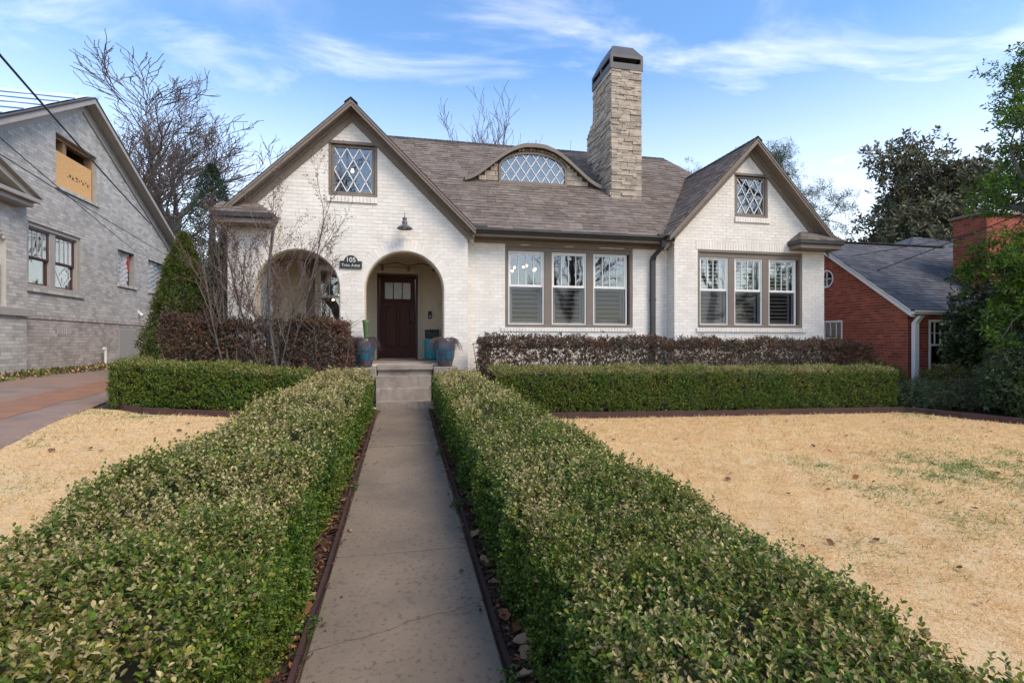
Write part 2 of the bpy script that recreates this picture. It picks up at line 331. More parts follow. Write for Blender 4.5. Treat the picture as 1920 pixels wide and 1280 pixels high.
# walkway of concrete slabs
wk = MB(); wk.box(-.44, .44, -4, 9.7, -.5, -.4); wk = MB()
for i in range(24): pass
bm_ = MB(); bm_.add([(-.43, -4, gzf(0, -4)-.05), (.43, -4, gzf(0, -4)-.05), (.43, 9.66, gzf(0, 9.66)-.05), (-.43, 9.66, gzf(0, 9.66)-.05)], [(0, 1, 2, 3)])
walk = tag(bm_.build('walkway', soil_m), kind='structure')
ys = [-4, -2.5, -.95, .62, 2.02, 3.58, 5.15, 6.72, 8.25, 9.66]
for a, b in zip(ys[:-1], ys[1:]):
    m = MB(); dz = random.uniform(-.004, .004); z0, z1 = gzf(0, a)+dz, gzf(0, b)+dz
    g = .005; bm = bmesh.new()
    P = [bm.verts.new(q) for q in ((-.445, a+g, z0-.09), (.445, a+g, z0-.09), (.445, b-g, z1-.09), (-.445, b-g, z1-.09), (-.445, a+g, z0), (.445, a+g, z0), (.445, b-g, z1), (-.445, b-g, z1))]
    for f in ((0, 3, 2, 1), (4, 5, 6, 7), (0, 1, 5, 4), (1, 2, 6, 5), (2, 3, 7, 6), (3, 0, 4, 7)): bm.faces.new([P[i] for i in f])
    bmesh.ops.bevel(bm, geom=[e for e in bm.edges if e.verts[0].co.z+e.verts[1].co.z > 2*max(z0, z1)-.1], offset=.006, segments=2, affect='EDGES')
    me = bpy.data.meshes.new('slab'); bm.to_mesh(me); bm.free(); me.materials.append(conc); link('slab', me, walk)
m = MB(); pts = []
for i in range(29):
    t = i/28; x = -.44+.88*t; y = 2.56+.30*t+.010*math.sin(t*13)+.006*math.sin(t*37+1)+random.uniform(-.004, .004); pts.append((x, y, gzf(0, y)+.0025+.004*0))
for a, b in zip(pts[:-1], pts[1:]):
    wd_ = random.uniform(.0008, .0022); m.add([(a[0], a[1]-wd_, a[2]+.002), (b[0], b[1]-wd_, b[2]+.002), (b[0], b[1]+wd_, b[2]+.002), (a[0], a[1]+wd_, a[2]+.002)], [(0, 1, 2, 3)])
m.build('crack', soil_m, walk)
# edging boards
def edging(name, label, pts, h=.11, lift=.0, th=.03, step=2.4):
    t = thing(name, label, 'edging', (pts[0][0], pts[0][1], gzf(*pts[0])))
    for a, b in zip(pts[:-1], pts[1:]):
        m = MB(); A = Vector((a[0], a[1], gzf(*a)+lift)); B = Vector((b[0], b[1], gzf(*b)+lift)); d = (B-A).normalized(); n = Vector((-d.y, d.x, 0)).normalized()*th/2; e = d*.003
        P = [A+e-n, B-e-n, B-e+n, A+e+n]; D = Vector((0, 0, -.12)); U = Vector((0, 0, h)); U2 = Vector((0, 0, h+.004))
        j = [random.uniform(-.004, .004) for _ in range(2)]
        Q = [P[0]+U+Vector((0, 0, j[0])), P[1]+U+Vector((0, 0, j[1])), P[2]+U2+Vector((0, 0, j[1])), P[3]+U2+Vector((0, 0, j[0]))]
        m.add([p+D for p in P]+Q, [(0, 1, 5, 4), (1, 2, 6, 5), (2, 3, 7, 6), (3, 0, 4, 7), (4, 5, 6, 7)]); m.build('edging_board', edging_m, t)
    return t
def resample(pts, step):
    r = [pts[0]]
    for a, b in zip(pts[:-1], pts[1:]):
        n = max(1, round(math.dist(a, b)/step)); r += [(a[0]+(b[0]-a[0])*i/n, a[1]+(b[1]-a[1])*i/n) for i in range(1, n+1)]
    return r
edging('landscape_edging', 'low rusty brown edging along the right garden bed', resample([(1.5, 8.40), (4, 8.26), (6.1, 8.2), (9.3, 8.2), (9.62, 8.16), (9.82, 7.9), (10.05, 7.45), (10.55, 6.8), (11.9, 5.1), (14.5, 2)], 1.6), .10)
edging('landscape_edging', 'low rusty brown edging curving in front of the left boxwood hedge', resample([(-1.45, 8.46), (-2.2, 8.46), (-3.3, 8.42), (-3.75, 8.47), (-4.05, 8.62), (-4.28, 8.85)], 1.2), .09)
edging('landscape_edging', 'thin brown metal edging along the left side of the walk', [(-.470+.006*math.sin(y*2.1), y) for y in np.arange(-2, 9.65, .9)], .035, th=.022)
edging('landscape_edging', 'thin brown metal edging along the right side of the walk', [(.472+.007*math.sin(y*1.7), y) for y in np.arange(-2, 9.65, .9)], .035, th=.022)

# ------------------------------------------------------------------ the white brick house
HOUSE = thing('brick_house', 'white painted brick cottage with two steep front gables and a brown shingle roof', 'house', (3.5, 11, .3))
def circ(cx_, cz_, r, a0, a1, n=22): return [(cx_+r*math.cos(a0+(a1-a0)*i/n), cz_+r*math.sin(a0+(a1-a0)*i/n)) for i in range(n+1)]
XA, ZA, SL = -1.03, 6.46, .975        # left gable: apex x, roof top z, slope
XB, ZB, SB = 8.30, 6.46, 1.05         # right gable
EV = 4.02
AR = [(.035, 2.65, .827), (-2.08, 2.63, .81)]           # arches: centre x, spring z, radius
WL = (-1.50, -.53, 4.56, 5.70); WR = (7.89, 8.82, 4.60, 5.68); WM = (2.26, 5.37, 1.89, 3.78); WG = (6.90, 9.81, 1.90, 3.77)
fy = lambda Y: (lambda a, z, d=0: Vector((a, Y-d, z)))    # frame of a front wall at Y, outward = -Y
def rect(r, g=0): return [(r[0]-g, r[2]-g), (r[1]+g, r[2]-g), (r[1]+g, r[3]+g), (r[0]-g, r[3]+g)]
FL = 1.12
def arch_hole(c): return [(c[0]+c[2], FL-.02), *circ(c[0], c[1], c[2], 0, math.pi), (c[0]-c[2], FL-.02)]
# left gable wall
lz = lambda x: ZA-.10-SL*abs(x-XA)
m = MB(); f = fy(11.0)
m.prism([(-3.39, .1), (1.37, .1), (1.37, lz(1.37)), (XA, ZA-.1), (-3.39, lz(-3.39))], [arch_hole(AR[0]), arch_hole(AR[1])][::1]+[rect(WL)], f, 0, -.35)
wallL = m.build('wall', wmortar, HOUSE); wallL['label'] = 'left gable wall with two arched porch openings'
RW = .215
def solidL(z):
    h = (ZA-.12-z)/SL; iv = [(max(-3.39, XA-h), min(1.37, XA+h))] if h > 0 else []
    for c in AR:
        if z < c[1]: iv = sub_iv(iv, c[0]-c[2], c[0]+c[2])
        elif z < c[1]+c[2]+RW: k = math.sqrt((c[2]+RW)**2-(z-c[1])**2); iv = sub_iv(iv, c[0]-k, c[0]+k)
    if WL[2]-.13 < z < WL[3]: iv = sub_iv(iv, WL[0]-.002 if z > WL[2] else WL[0]-.03, WL[1] if z > WL[2] else WL[1]+.01)
    return iv
pieces('brick', 'brickwork', wbrick, lay_bricks((0, 11, 0), (1, 0, 0), (0, -1, 0), .40, 6.3, solidL), wallL, key=lambda p: p[2] > 1.5 and p[0] > -1.3)
def radial(c, parent, n0=0, n1=math.pi, Y=11.0, r0=None, rw=RW, bt=.074, depth=.35):
    r0 = r0 or c[2]; n = int((n1-n0)*(r0+rw/2)/bt); Ms = []
    for i in range(n):
        a = n0+(n1-n0)*(i+.5)/n; rr = r0+rw/2; t = (n1-n0)*rr/n-.009
        Ms.append(Matrix(((math.cos(a)*(rw-.008), 0, -math.sin(a)*t, c[0]+math.cos(a)*rr), (0, .03, 0, Y+.011+random.uniform(-.001, .001)), (math.sin(a)*(rw-.008), 0, math.cos(a)*t, c[1]+math.sin(a)*rr), (0, 0, 0, 1))))
    pieces('arch_brick', 'arch_bricks', wbrick, Ms, parent)
for c in AR: radial(c, wallL)
def header_row(parent, x0, x1, z0, z1, Y, out=.03, name='sill_brick', bw=.072, m=None):
    n = round((x1-x0)/bw); d = (x1-x0)/n
    Ms = [Matrix.Translation((x0+d*(i+.5), Y-out/2+.012, (z0+z1)/2)) @ Matrix.Diagonal((d-.008, out+.03, z1-z0+random.uniform(-.003, .003), 1)) for i in range(n)]
    pieces(name, name+'s', m or wbrick, Ms, parent)
header_row(wallL, WL[0]-.03, WL[1]+.01, WL[2]-.125, WL[2]-.004, 11, .035)
# middle wall
m = MB(); m.prism([(1.2, .1), (6.5, .1), (6.5, 4.0), (1.2, 4.0)], [rect(WM)], fy(11.32), 0, -.3)
wallM = m.build('wall', wmortar, HOUSE); wallM['label'] = 'recessed middle wall with a triple window'
def solidM(z):
    iv = [(1.385, 6.28)]
    if WM[2] < z < WM[3]: iv = sub_iv(iv, WM[0], WM[1])
    if WM[2]-.1 < z < WM[2]: iv = sub_iv(iv, WM[0]-.1, WM[1]+.1)
    return iv
pieces('brick', 'brickwork', wbrick, lay_bricks((0, 11.32, 0), (1, 0, 0), (0, -1, 0), .36, 3.92, solidM), wallM, key=lambda p: p[2] > 1.7)
header_row(wallM, WM[0]-.1, WM[1]+.1, WM[2]-.095, WM[2]-.004, 11.32, .028)
# right gable wall
rz = lambda x: ZB-.10-SB*abs(x-XB)
m = MB(); m.prism([(6.28, .1), (10.46, .1), (10.46, rz(10.46)), (XB, ZB-.1), (6.28, rz(6.28))], [rect(WG), rect(WR)], fy(11.0), 0, -.3)
m.box(6.28, 6.58, 11.30, 11.6, .1, 4.0); m.box(10.16, 10.46, 11.3, 18.5, .1, 4.0)
wallR = m.build('wall', wmortar, HOUSE); wallR['label'] = 'right gable wall with a triple window'
def solidR(z):
    h = (ZB-.12-z)/SB; iv = [(max(6.28, XB-h), min(10.46, XB+h))] if h > 0 else []
    if WG[2]-.11 < z < WG[3]+.21: iv = sub_iv(iv, WG[0] if z > WG[2] and z < WG[3] else WG[0]-.05, WG[1] if z > WG[2] and z < WG[3] else WG[1]+.12)
    if WR[2]-.13 < z < WR[3]: iv = sub_iv(iv, WR[0], WR[1] if z > WR[2] else WR[1]+.05)
    return iv
pieces('brick', 'brickwork', wbrick, lay_bricks((0, 11, 0), (1, 0, 0), (0, -1, 0), .36, 6.3, solidR)+lay_bricks((6.28, 11, 0), (0, 1, 0), (-1, 0, 0), .36, 3.95, lambda z: [(.03, .31)]), wallR, key=lambda p: p[2] > 1.7)
header_row(wallR, WG[0]-.04, WG[1]+.12, WG[2]-.105, WG[2]-.004, 11, .035)
header_row(wallR, WR[0], WR[1]+.05, WR[2]-.125, WR[2]-.004, 11, .035)
header_row(wallR, WG[0]-.05, WG[1]+.12, WG[3]+.006, WG[3]+.205, 11, .007, 'soldier_brick')
# house body behind the front walls (left side with porch opening, back)
m = MB()
m.prism([(11.35, .1), (20, .1), (20, 3.9), (11.35, 3.9)], [[(11.75, 1.45), (12.95, 1.45), *circ(12.35, 2.75, .6, 0, math.pi, 12)]], lambda a, z, d=0: Vector((-3.39+d, a, z)), 0, .38)
m.box(-3.0, 10.16, 19.7, 20, .1, 3.9)
m.build('side_wall', wbrick, HOUSE)
# porch: floor, ceiling, back wall, right wall
m = MB(); m.bbox(-3.0, 1.3, 11.37, 13.3, .9, FL+.0, .01); m.box(-.79, .86, 11.004, 11.37, .9, FL-.004); m.box(-2.88, -1.28, 11.004, 11.37, .9, FL-.004); m.bbox(-.52, .60, 10.55, 11.0, .985, 1.092, .012)
m.box(-.50, .58, 10.62, 11.0, .2, .985)
m.build('porch_floor', stepc, HOUSE)
m = MB(); m.box(-3.0, 1.3, 11.36, 13.2, 3.60, 3.66); m.build('porch_ceiling', cream, HOUSE)
m = MB(); m.prism([(-3.02, FL), (1.3, FL), (1.3, 3.6), (-3.02, 3.6)], [[(-.63, FL+.02), (.36, FL+.02), (.36, 3.25), (-.63, 3.25)], [(-2.10, 1.75), (-1.05, 1.75), (-1.05, 3.42), (-2.10, 3.42)]], fy(13.18), 0, -.2)
m.box(1.0, 1.3, 11.36, 13.15, FL, 3.6)
m.build('porch_wall', cream, HOUSE)
# arch linings (plaster edge that shows as a thin brown line)
for c in AR:
    m = MB(); po = [(c[0]+c[2]+.001, 1.2), *circ(c[0], c[1], c[2]+.001, 0, math.pi, 30), (c[0]-c[2]-.001, 1.2)]; pi_ = [(c[0]-c[2]+.022, 1.2), *circ(c[0], c[1], c[2]-.022, math.pi, 0, 30), (c[0]+c[2]-.022, 1.2)]
    m.prism(po+pi_, [], fy(11.03), 0, -.30); m.build('arch_lining', cream, HOUSE)
# front door
DF = MB(); DF.box(-.63, -.575, 13.13, 13.32, FL, 3.25); DF.box(.305, .36, 13.13, 13.32, FL, 3.25); DF.box(-.575, .305, 13.13, 13.32, 3.19, 3.25)
door = DF.build('front_door', wframe, HOUSE)
m = MB(); m.box(-.72, .45, 13.10, 13.18, 3.27, 3.40); m.box(-.70, -.645, 13.13, 13.18, FL, 3.27); m.box(.375, .43, 13.13, 13.18, FL, 3.27); m.build('door_casing', cream, door)
m = MB(); m.prism([(-.57, FL+.03), (.30, FL+.03), (.30, 3.185), (-.57, 3.185)], [[(a, 2.64), (a+.195, 2.64), (a+.195, 3.05), (a, 3.05)] for a in (-.45, -.232, -.014)], fy(13.22), 0, -.045)
for a, b in ((-.43, -.16), (-.10, .17)):
    m.bbox(a, b, 13.213, 13.225, 1.42, 2.45, .012)
m.bbox(-.50, .235, 13.19, 13.222, 2.555, 2.60, .008); m.build('door_leaf', wood_m, door)
m = MB()
for a in (-.45, -.232, -.014): m.box(a, a+.195, 13.235, 13.242, 2.64, 3.05)
frost = mat('frosted door glass', (.36, .345, .31), (.30, .29, .26), 5, .25, spec=.5); m.build('pane', frost, door)
m = MB(); m.bbox(.225, .262, 13.195, 13.222, 2.02, 2.36, .006); m.tube([(.243, 13.2, 2.05), (.243, 13.16, 2.05), (.15, 13.15, 2.06)], .012, 8); m.tube([(.243, 13.2, 2.28), (.243, 13.18, 2.28)], .028, 12); m.build('handle', black_m, door)
# steps and cheek blocks
ST = MB(); ST.box(-.40, .40, 9.9, 10.6, .1, .25); steps = ST.build('steps', stepc, HOUSE)
for i, (y0, z1) in enumerate(((9.66, .452), (9.955, .665), (10.25, .880))):
    bm = bmesh.new(); bmesh.ops.create_cube(bm, size=1)
    for q in bm.verts: q.co = Vector((q.co.x*(1.0+.03*i)+.012, (y0+10.62)/2+q.co.y*(10.62-y0), (z1+.1)/2+q.co.z*(z1-.1)))
    bmesh.ops.subdivide_edges(bm, edges=[e for e in bm.edges if abs(e.verts[0].co.x-e.verts[1].co.x) > .5], cuts=14, use_grid_fill=True)
    for q in bm.verts:
        if q.co.z > z1-.01 and q.co.y < y0+.01: q.co.z -= abs(random.gauss(0, .005)); q.co.y += abs(random.gauss(0, .006))
    bmesh.ops.bevel(bm, geom=[e for e in bm.edges if all(q.co.y < y0+.04 and q.co.z > z1-.05 for q in e.verts)], offset=.012, segments=2, affect='EDGES')
    me = bpy.data.meshes.new('step'); bm.to_mesh(me); bm.free(); me.materials.append(stepc); link('step', me, steps)
for a, b in ((-1.10, -.525), (.605, 1.12)):
    m = MB(); m.bbox(a, b, 10.52, 10.995, .2, 1.045, .015); m.build('cheek_block', stepc, steps)

# ---- windows
def lattice(mb, segs, Y, wdt=.011):
    for (a, b) in segs:
        d = Vector((b[0]-a[0], b[1]-a[1])); d.normalize(); n = Vector((-d.y, d.x))*wdt
        P = [Vector((p[0]+s*n.x, Y+y_, p[1]+s*n.y)) for y_ in (0, -.012) for p, s in ((a, 1), (b, 1), (b, -1), (a, -1))]
        mb.add(P, [(0, 1, 2, 3), (4, 7, 6, 5), (0, 4, 5, 1), (1, 5, 6, 2), (2, 6, 7, 3), (3, 7, 4, 0)])
def diag_lines(x0, x1, z0, z1, dx, dz, ox=0., oz=0., inside=None):
    segs = []; k = dz/dx; pts = 60
    for sg in (1, -1):
        for i in range(-14, 15):
            run = None
            for t in range(pts+1):
                z = z0+(z1-z0)*t/pts; x = x0+ox+i*dx+sg*(z-z0-oz)/k
                ok = x0 <= x <= x1 and (inside is None or inside(x, z))
                if ok: run = [run[0], (x, z)] if run else [(x, z), (x, z)]
                elif run:
                    segs.append(tuple(run)); run = None
            if run: segs.append(tuple(run))
    return [s for s in segs if math.dist(*s) > .03]
def ring(mb, x0, x1, z0, z1, t, Y0, Y1):
    mb.bbox(x0, x0+t, Y0, Y1, z0, z1, .004); mb.bbox(x1-t, x1, Y0, Y1, z0, z1, .004); mb.bbox(x0+t, x1-t, Y0, Y1, z1-t, z1, .004); mb.bbox(x0+t, x1-t, Y0, Y1, z0, z0+t, .004)
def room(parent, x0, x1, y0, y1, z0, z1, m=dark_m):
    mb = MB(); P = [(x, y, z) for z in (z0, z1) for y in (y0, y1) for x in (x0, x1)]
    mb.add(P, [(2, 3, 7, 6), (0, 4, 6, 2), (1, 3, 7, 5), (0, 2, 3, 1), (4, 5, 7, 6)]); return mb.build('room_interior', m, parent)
def gable_window(r, label, nx_, nz_, blind=None):
    x0, x1, z0, z1 = r; m = MB(); ring(m, x0+.002, x1-.002, z0, z1-.002, .055, 11.015, 11.30); m.box(x0+.0, x1, 10.985, 11.04, z1-.06, z1-.004)
    w_ = m.build('window', taupe, HOUSE); w_['label'] = label
    m = MB(); ring(m, x0+.06, x1-.06, z0+.055, z1-.075, .05, 11.04, 11.085); m.build('sash', taupe, w_)
    a, b, c, d = x0+.11, x1-.11, z0+.105, z1-.125
    m = MB(); m.box(a-.01, b+.01, 11.065, 11.07, c-.01, d+.01); m.build('pane', glass, w_)
    m = MB(); lattice(m, diag_lines(a, b, c, d, (b-a)/nx_, (d-c)/nz_), 11.062, .0095); m.build('lattice', white, w_)
    room(w_, x0+.01, x1-.01, 11.31, 13.4, z0-.5, z1-.01)
    return w_
gable_window(WL, 'diamond lattice window high in the left gable', 3, 2); gable_window(WR, 'diamond lattice window high in the right gable', 3, 2)
shut = mat('shutter paint', (.72, .74, .72), None, 3, .5)
def triple(r, units, Y, label, ztop, slat_full, mid):
    x0, x1, z0, z1 = r; m = MB(); ring(m, x0, x1, z0, z1, .07, Y+.02, Y+.25); ring(m, x0+.012, x1-.012, z0+.012, z1-.012, .05, Y+.008, Y+.02)
    m.box(x0+.001, x1-.001, Y-.004, Y+.05, z1-.052, z1-.003)
    for (a, b), (c, d) in zip(units[:-1], units[1:]): m.bbox(b, c, Y+.035, Y+.22, z0+.06, z1-.07, .006)
    m.bbox(x0+.07, x1-.07, Y+.03, Y+.22, ztop, z1-.07, .004)
    w_ = m.build('window', taupe, HOUSE); w_['label'] = label
    for k, (a, b) in enumerate(units):
        m = MB(); ring(m, a, b, z0+.06, ztop, .028, Y+.05, Y+.16)
        ring(m, a+.028, b-.028, mid-.012, ztop-.028, .035, Y+.075, Y+.105); m.bbox(a+.028, b-.028, Y+.07, Y+.11, mid-.025, mid+.03, .004)
        m.build('sash', white, w_)
        m = MB(); ring(m, a+.03, b-.03, z0+.088, mid-.03, .04, Y+.105, Y+.135); m.build('lower_sash', white, w_)
        u0, u1 = a+.063, b-.063
        m = MB(); m.box(u0-.01, u1+.01, Y+.088, Y+.092, mid+.02, ztop-.06); m.build('pane', glass, w_)
        m = MB(); m.box(a+.03, b-.03, Y+.082, Y+.085, z0+.09, mid-.03); m.build('screened_pane', screen_glass, w_)
        for i in range(1, 4):
            xx = u0+(u1-u0)*i/4; m = MB(); m.box(xx-.008, xx+.008, Y+.072, Y+.1, mid+.03, ztop-.062); m.build('muntin', white, w_)
        # plantation shutters behind the glass
        top = ztop-.05 if slat_full else mid-.05
        m = MB(); ring(m, a+.075, b-.06, z0+.09, top+.02, .05, Y+.19, Y+.215); m.build('shutter_frame', shut, w_)
        tilt = R(58) if (slat_full and k == 0) else R(32); z = z0+.175
        while z < top-.04:
            up_ = z > mid
            T = Matrix.Translation(((a+b)/2+.008, Y+.20, z)) @ Matrix.Rotation(-(R(30) if up_ else tilt), 4, 'X')
            m = MB(); m.bbox(-(b-a)/2+.12, (b-a)/2-.105, -.036, .036, -.005, .005, .003, T); m.build('shutter_slat', shut, w_); z += .092 if slat_full else .105
    return w_
triple(WM, [(2.34, 3.18), (3.37, 4.21), (4.39, 5.24)], 11.32, 'triple white sash window in the recessed middle wall', 3.63, False, 2.84)
triple(WG, [(6.975, 7.74), (7.92, 8.69), (8.88, 9.66)], 11.0, 'triple white sash window with shutters in the right gable', 3.60, True, 2.81)
room(HOUSE, 1.5, 10.1, 11.66, 16.2, 1.1, 3.85)
# porch window
m = MB(); ring(m, -2.10, -1.05, 1.75, 3.42, .07, 13.14, 13.36); pw = m.build('window', white, HOUSE); pw['label'] = 'white sash window inside the porch'
m = MB(); ring(m, -2.03, -1.12, 1.82, 3.35, .05, 13.2, 13.24); m.box(-1.98, -1.17, 13.19, 13.24, 2.64, 2.70)
m.build('sash', white, pw); m = MB(); m.box(-1.99, -1.16, 13.222, 13.227, 1.86, 3.31); m.build('pane', glass, pw)
for i in (1, 2, 3): m = MB(); xx = -1.98+.81*i/4; m.box(xx-.009, xx+.009, 13.205, 13.235, 2.7, 3.30); m.build('muntin', white, pw)
m = MB(); m.box(-2.30, -2.115, 13.135, 13.18, 1.7, 3.44); m.box(-2.30, -.95, 13.13, 13.18, 3.43, 3.58); m.build('window_casing', taupe, pw)
room(pw, -2.7, -.75, 13.39, 16.5, 1.2, 3.55)

# ---- roof
RS = .85; rl = math.hypot(1, RS); YE = 10.93; ZE = EV+RS*(YE-11)+.02; YR = 15.0; ZR = EV+.02+RS*(YR-11)
def slab(mb, P, t=.10):
    P = [Vector(p) for p in P]; n = (P[1]-P[0]).cross(P[2]-P[0]).normalized()
    if n.z < 0: n = -n
    mb.add(P+[p-n*t for p in P], [tuple(range(len(P))), tuple(range(len(P), 2*len(P)))[::-1]]+[(i, (i+1) % len(P), (i+1) % len(P)+len(P), i+len(P)) for i in range(len(P))])
m = MB(); XRE = 10.75; XLE = -3.65; ZLO = ZE
yv = lambda z: 11+(z-EV-.02)/RS
slab(m, [(1.3, YE, ZE), (6.2, YE, ZE), (XB, yv(ZB), ZB), (8.92, yv(6.44), 6.44), (8.15, YR, ZR), (-2.3, YR, ZR), (-2.7, yv(6.46), 6.46), (-3.18, yv(5.3), 5.3), (-2.22, yv(5.3), 5.3), (XA, yv(ZA), ZA)], .08)
slab(m, [(8.15, YR, ZR), (8.92, yv(6.44), 6.44), (10.9, 13.2, 3.92), (10.9, 19, 3.92)], .08)
slab(m, [(-2.3, YR, ZR), (-3.18, yv(5.3), 5.3), (-3.65, yv(4.2), 4.18), (-3.65, 19, 4.18)], .08)
slab(m, [(8.15, YR, ZR), (10.9, 19.2, 3.9), (-3.65, 19.2, 3.9), (-2.3, YR, ZR)], .08)
# left gable planes, right gable planes
yv = lambda z: 11+(z-EV-.02)/RS
FY = 10.70
def gable_planes(mb, xa, za, sl, xl, xr, yb):
    slab(mb, [(xa, FY, za), (xl, FY, za-sl*(xa-xl)), (xl, yb[0], za-sl*(xa-xl)), (xa, yb[1], za)], .06); slab(mb, [(xa, FY, za), (xr, FY, za-sl*(xr-xa)), (xr, yb[0], za-sl*(xr-xa)), (xa, yb[1], za)], .06)
gable_planes(m, XA, ZA, SL, -3.5, 1.52, (11.2, yv(ZA)+.05)); gable_planes(m, XB, ZB, SB, 5.98, 10.6, (11.25, yv(ZB)+.05))
roof = m.build('roof', shing, HOUSE)
s_up = (0, 1/rl, RS/rl); nrm = (0, -RS/rl, 1/rl)
def iv_main(t):
    z = ZE+t*RS/rl; a = XA+(ZA-z)/SL if z < ZA else -2.3-(ZR-z)*.4; b = XB-(ZB-z)/SB if z < ZB-.05 else 8.15+(ZR-z)*.79
    iv = [(a, b)]; y = YE+t/rl
    if y < 14.0: iv = sub_iv(iv, 5.33, 6.19) if y > 12.5 else iv
    return iv
Ms = lay_shingles((0, YE-.03, ZE-.022), (1, 0, 0), s_up, nrm, int((YR-YE+.03)*rl/.143), iv_main)
gl = math.hypot(1, SB)
def iv_rg(t):
    z = ZB-SB*(XB-5.96)+t*SB/gl; return [(0, max(.02, yv(z)-FY+.02))]
Ms2 = lay_shingles((5.96, FY-.02, ZB-SB*(XB-5.96)+.012), (0, 1, 0), (1/gl, 0, SB/gl), (-SB/gl, 0, 1/gl), int((XB-5.96)*gl/.143), iv_rg)
pieces('shingle', 'shingles', shing, Ms+Ms2, roof, SH_V, SH_F)
m = MB()   # ridge caps, run by run
for (a, b) in (((-2.32, YR, ZR+.012), (8.17, YR, ZR+.012)), ((XA, FY-.02, ZA+.012), (XA, yv(ZA), ZA+.012)), ((XB, FY-.02, ZB+.012), (XB, yv(ZB), ZB+.012)), ((8.15, YR, ZR+.012), (8.95, 13.85, 6.43)), ((-2.3, YR, ZR+.012), (-2.75, 14.26, 6.15))):
    A, B = Vector(a), Vector(b); n = max(1, int((B-A).length/.16)); d = (B-A).normalized(); sd_ = d.cross(Vector((0, 0, 1))).normalized()
    for i in range(n):
        p = A+(B-A)*(i/n); q = A+(B-A)*((i+1.15)/n); up = Vector((0, 0, .012))
        m.add([p+sd_*.13-Vector((0, 0, .10)), p+up, p-sd_*.13-Vector((0, 0, .10)), q-sd_*.13-Vector((0, 0, .11)), q+up*.3, q+sd_*.13-Vector((0, 0, .11))], [(0, 1, 4, 5), (1, 2, 3, 4)])
darkcap = mat('dark ridge cap', (.06, .052, .05), (.045, .04, .04), 8, .9, .2)
m.build('ridge_cap', darkcap, roof)
m = MB(); m.tube([(3.0, 15.5, 7.0), (3.0, 15.5, 7.1)], .05, 8)
# rake boards
def rake(xa, za, sl, xl, xr, lab):
    for xe, sgn in ((xl, -1), (xr, 1)):
        zq = za-sl*abs(xe-xa)
        def band(mb, t0, t1, y0, y1, xs=xa, xe_=xe):
            f = lambda x: za-sl*abs(x-xa)
            mb.prism([(xs, f(xs)-t0), (xe_, f(xe_)-t0), (xe_, f(xe_)-t1), (xs, f(xs)-t1)], [], lambda a, z, d=0: Vector((a, d, z)), y0, y1)
        m = MB(); band(m, .012, .035, FY-.03, FY+.2); m.build('drip_edge', darkcap, HOUSE)
        m = MB(); band(m, .036, .155, FY-.012, FY+.022); band(m, .036, .085, FY-.026, FY-.012); m.build('rake_board', taupe, HOUSE)
        m = MB(); band(m, .10, .125, FY+.022, 11.0); m.build('soffit', taupe, HOUSE)
        m = MB(); band(m, .126, .36, 10.962, 10.99); band(m, .126, .20, 10.93, 10.962); m.build('frieze_board', taupe, HOUSE)
rake(XA, ZA, SL, -3.48, 1.50, 'l'); rake(XB, ZB, SB, 6.00, 10.58, 'r')
# eave: fascia, soffit, gutter, downspout
m = MB(); m.box(1.50, 6.02, 10.955, 10.98, 3.86, 4.0); m.box(1.40, 6.27, 10.98, 11.31, 3.885, 3.915); m.build('soffit', taupe, HOUSE)
m = MB(); m.box(1.38, 6.272, 11.27, 11.31, 3.78, 3.884); m.build('frieze_board', taupe, HOUSE)
gp = [(.0, 0), (.055, -.0), (.075, .035), (.105, .06), (.105, .10), (.095, .10), (.092, .066), (.0, .02)]
m = MB(); m.prism([(p[0], p[1]) for p in gp], [], lambda a, z, d=0: Vector((d, 10.952-a, 3.915+z)), 1.42, 6.22)
m.box(1.42, 1.43, 10.85, 10.952, 3.915, 4.02); m.box(6.21, 6.22, 10.85, 10.952, 3.915, 4.02); m.bbox(1.50, 1.78, 10.84, 10.95, 4.01, 4.07, .01); m.bbox(5.80, 6.12, 10.84, 10.95, 4.0, 4.07, .01)
m.build('gutter', bronze, HOUSE)
def rtube(pts, wx, wy, name, parent, mm):
    m = MB(); n = len(pts); P = []
    for p in pts: P += [(p[0]-wx, p[1]-wy, p[2]), (p[0]+wx, p[1]-wy, p[2]), (p[0]+wx, p[1]+wy, p[2]), (p[0]-wx, p[1]+wy, p[2])]
    m.add(P, [(i*4+k, i*4+(k+1) % 4, (i+1)*4+(k+1) % 4, (i+1)*4+k) for i in range(n-1) for k in range(4)]+[(0, 1, 2, 3), (4*n-1, 4*n-2, 4*n-3, 4*n-4)]); return m.build(name, mm, parent)
rtube([(5.94, 10.90, 3.93), (5.94, 10.92, 3.78), (5.86, 11.20, 3.60), (5.86, 11.255, 3.50), (5.86, 11.255, .45)], .055, .045, 'downspout', HOUSE, bronze)
m = MB(); m.box(5.795, 5.925, 11.205, 11.312, 2.55, 2.58); m.build('downspout_strap', bronze, HOUSE)
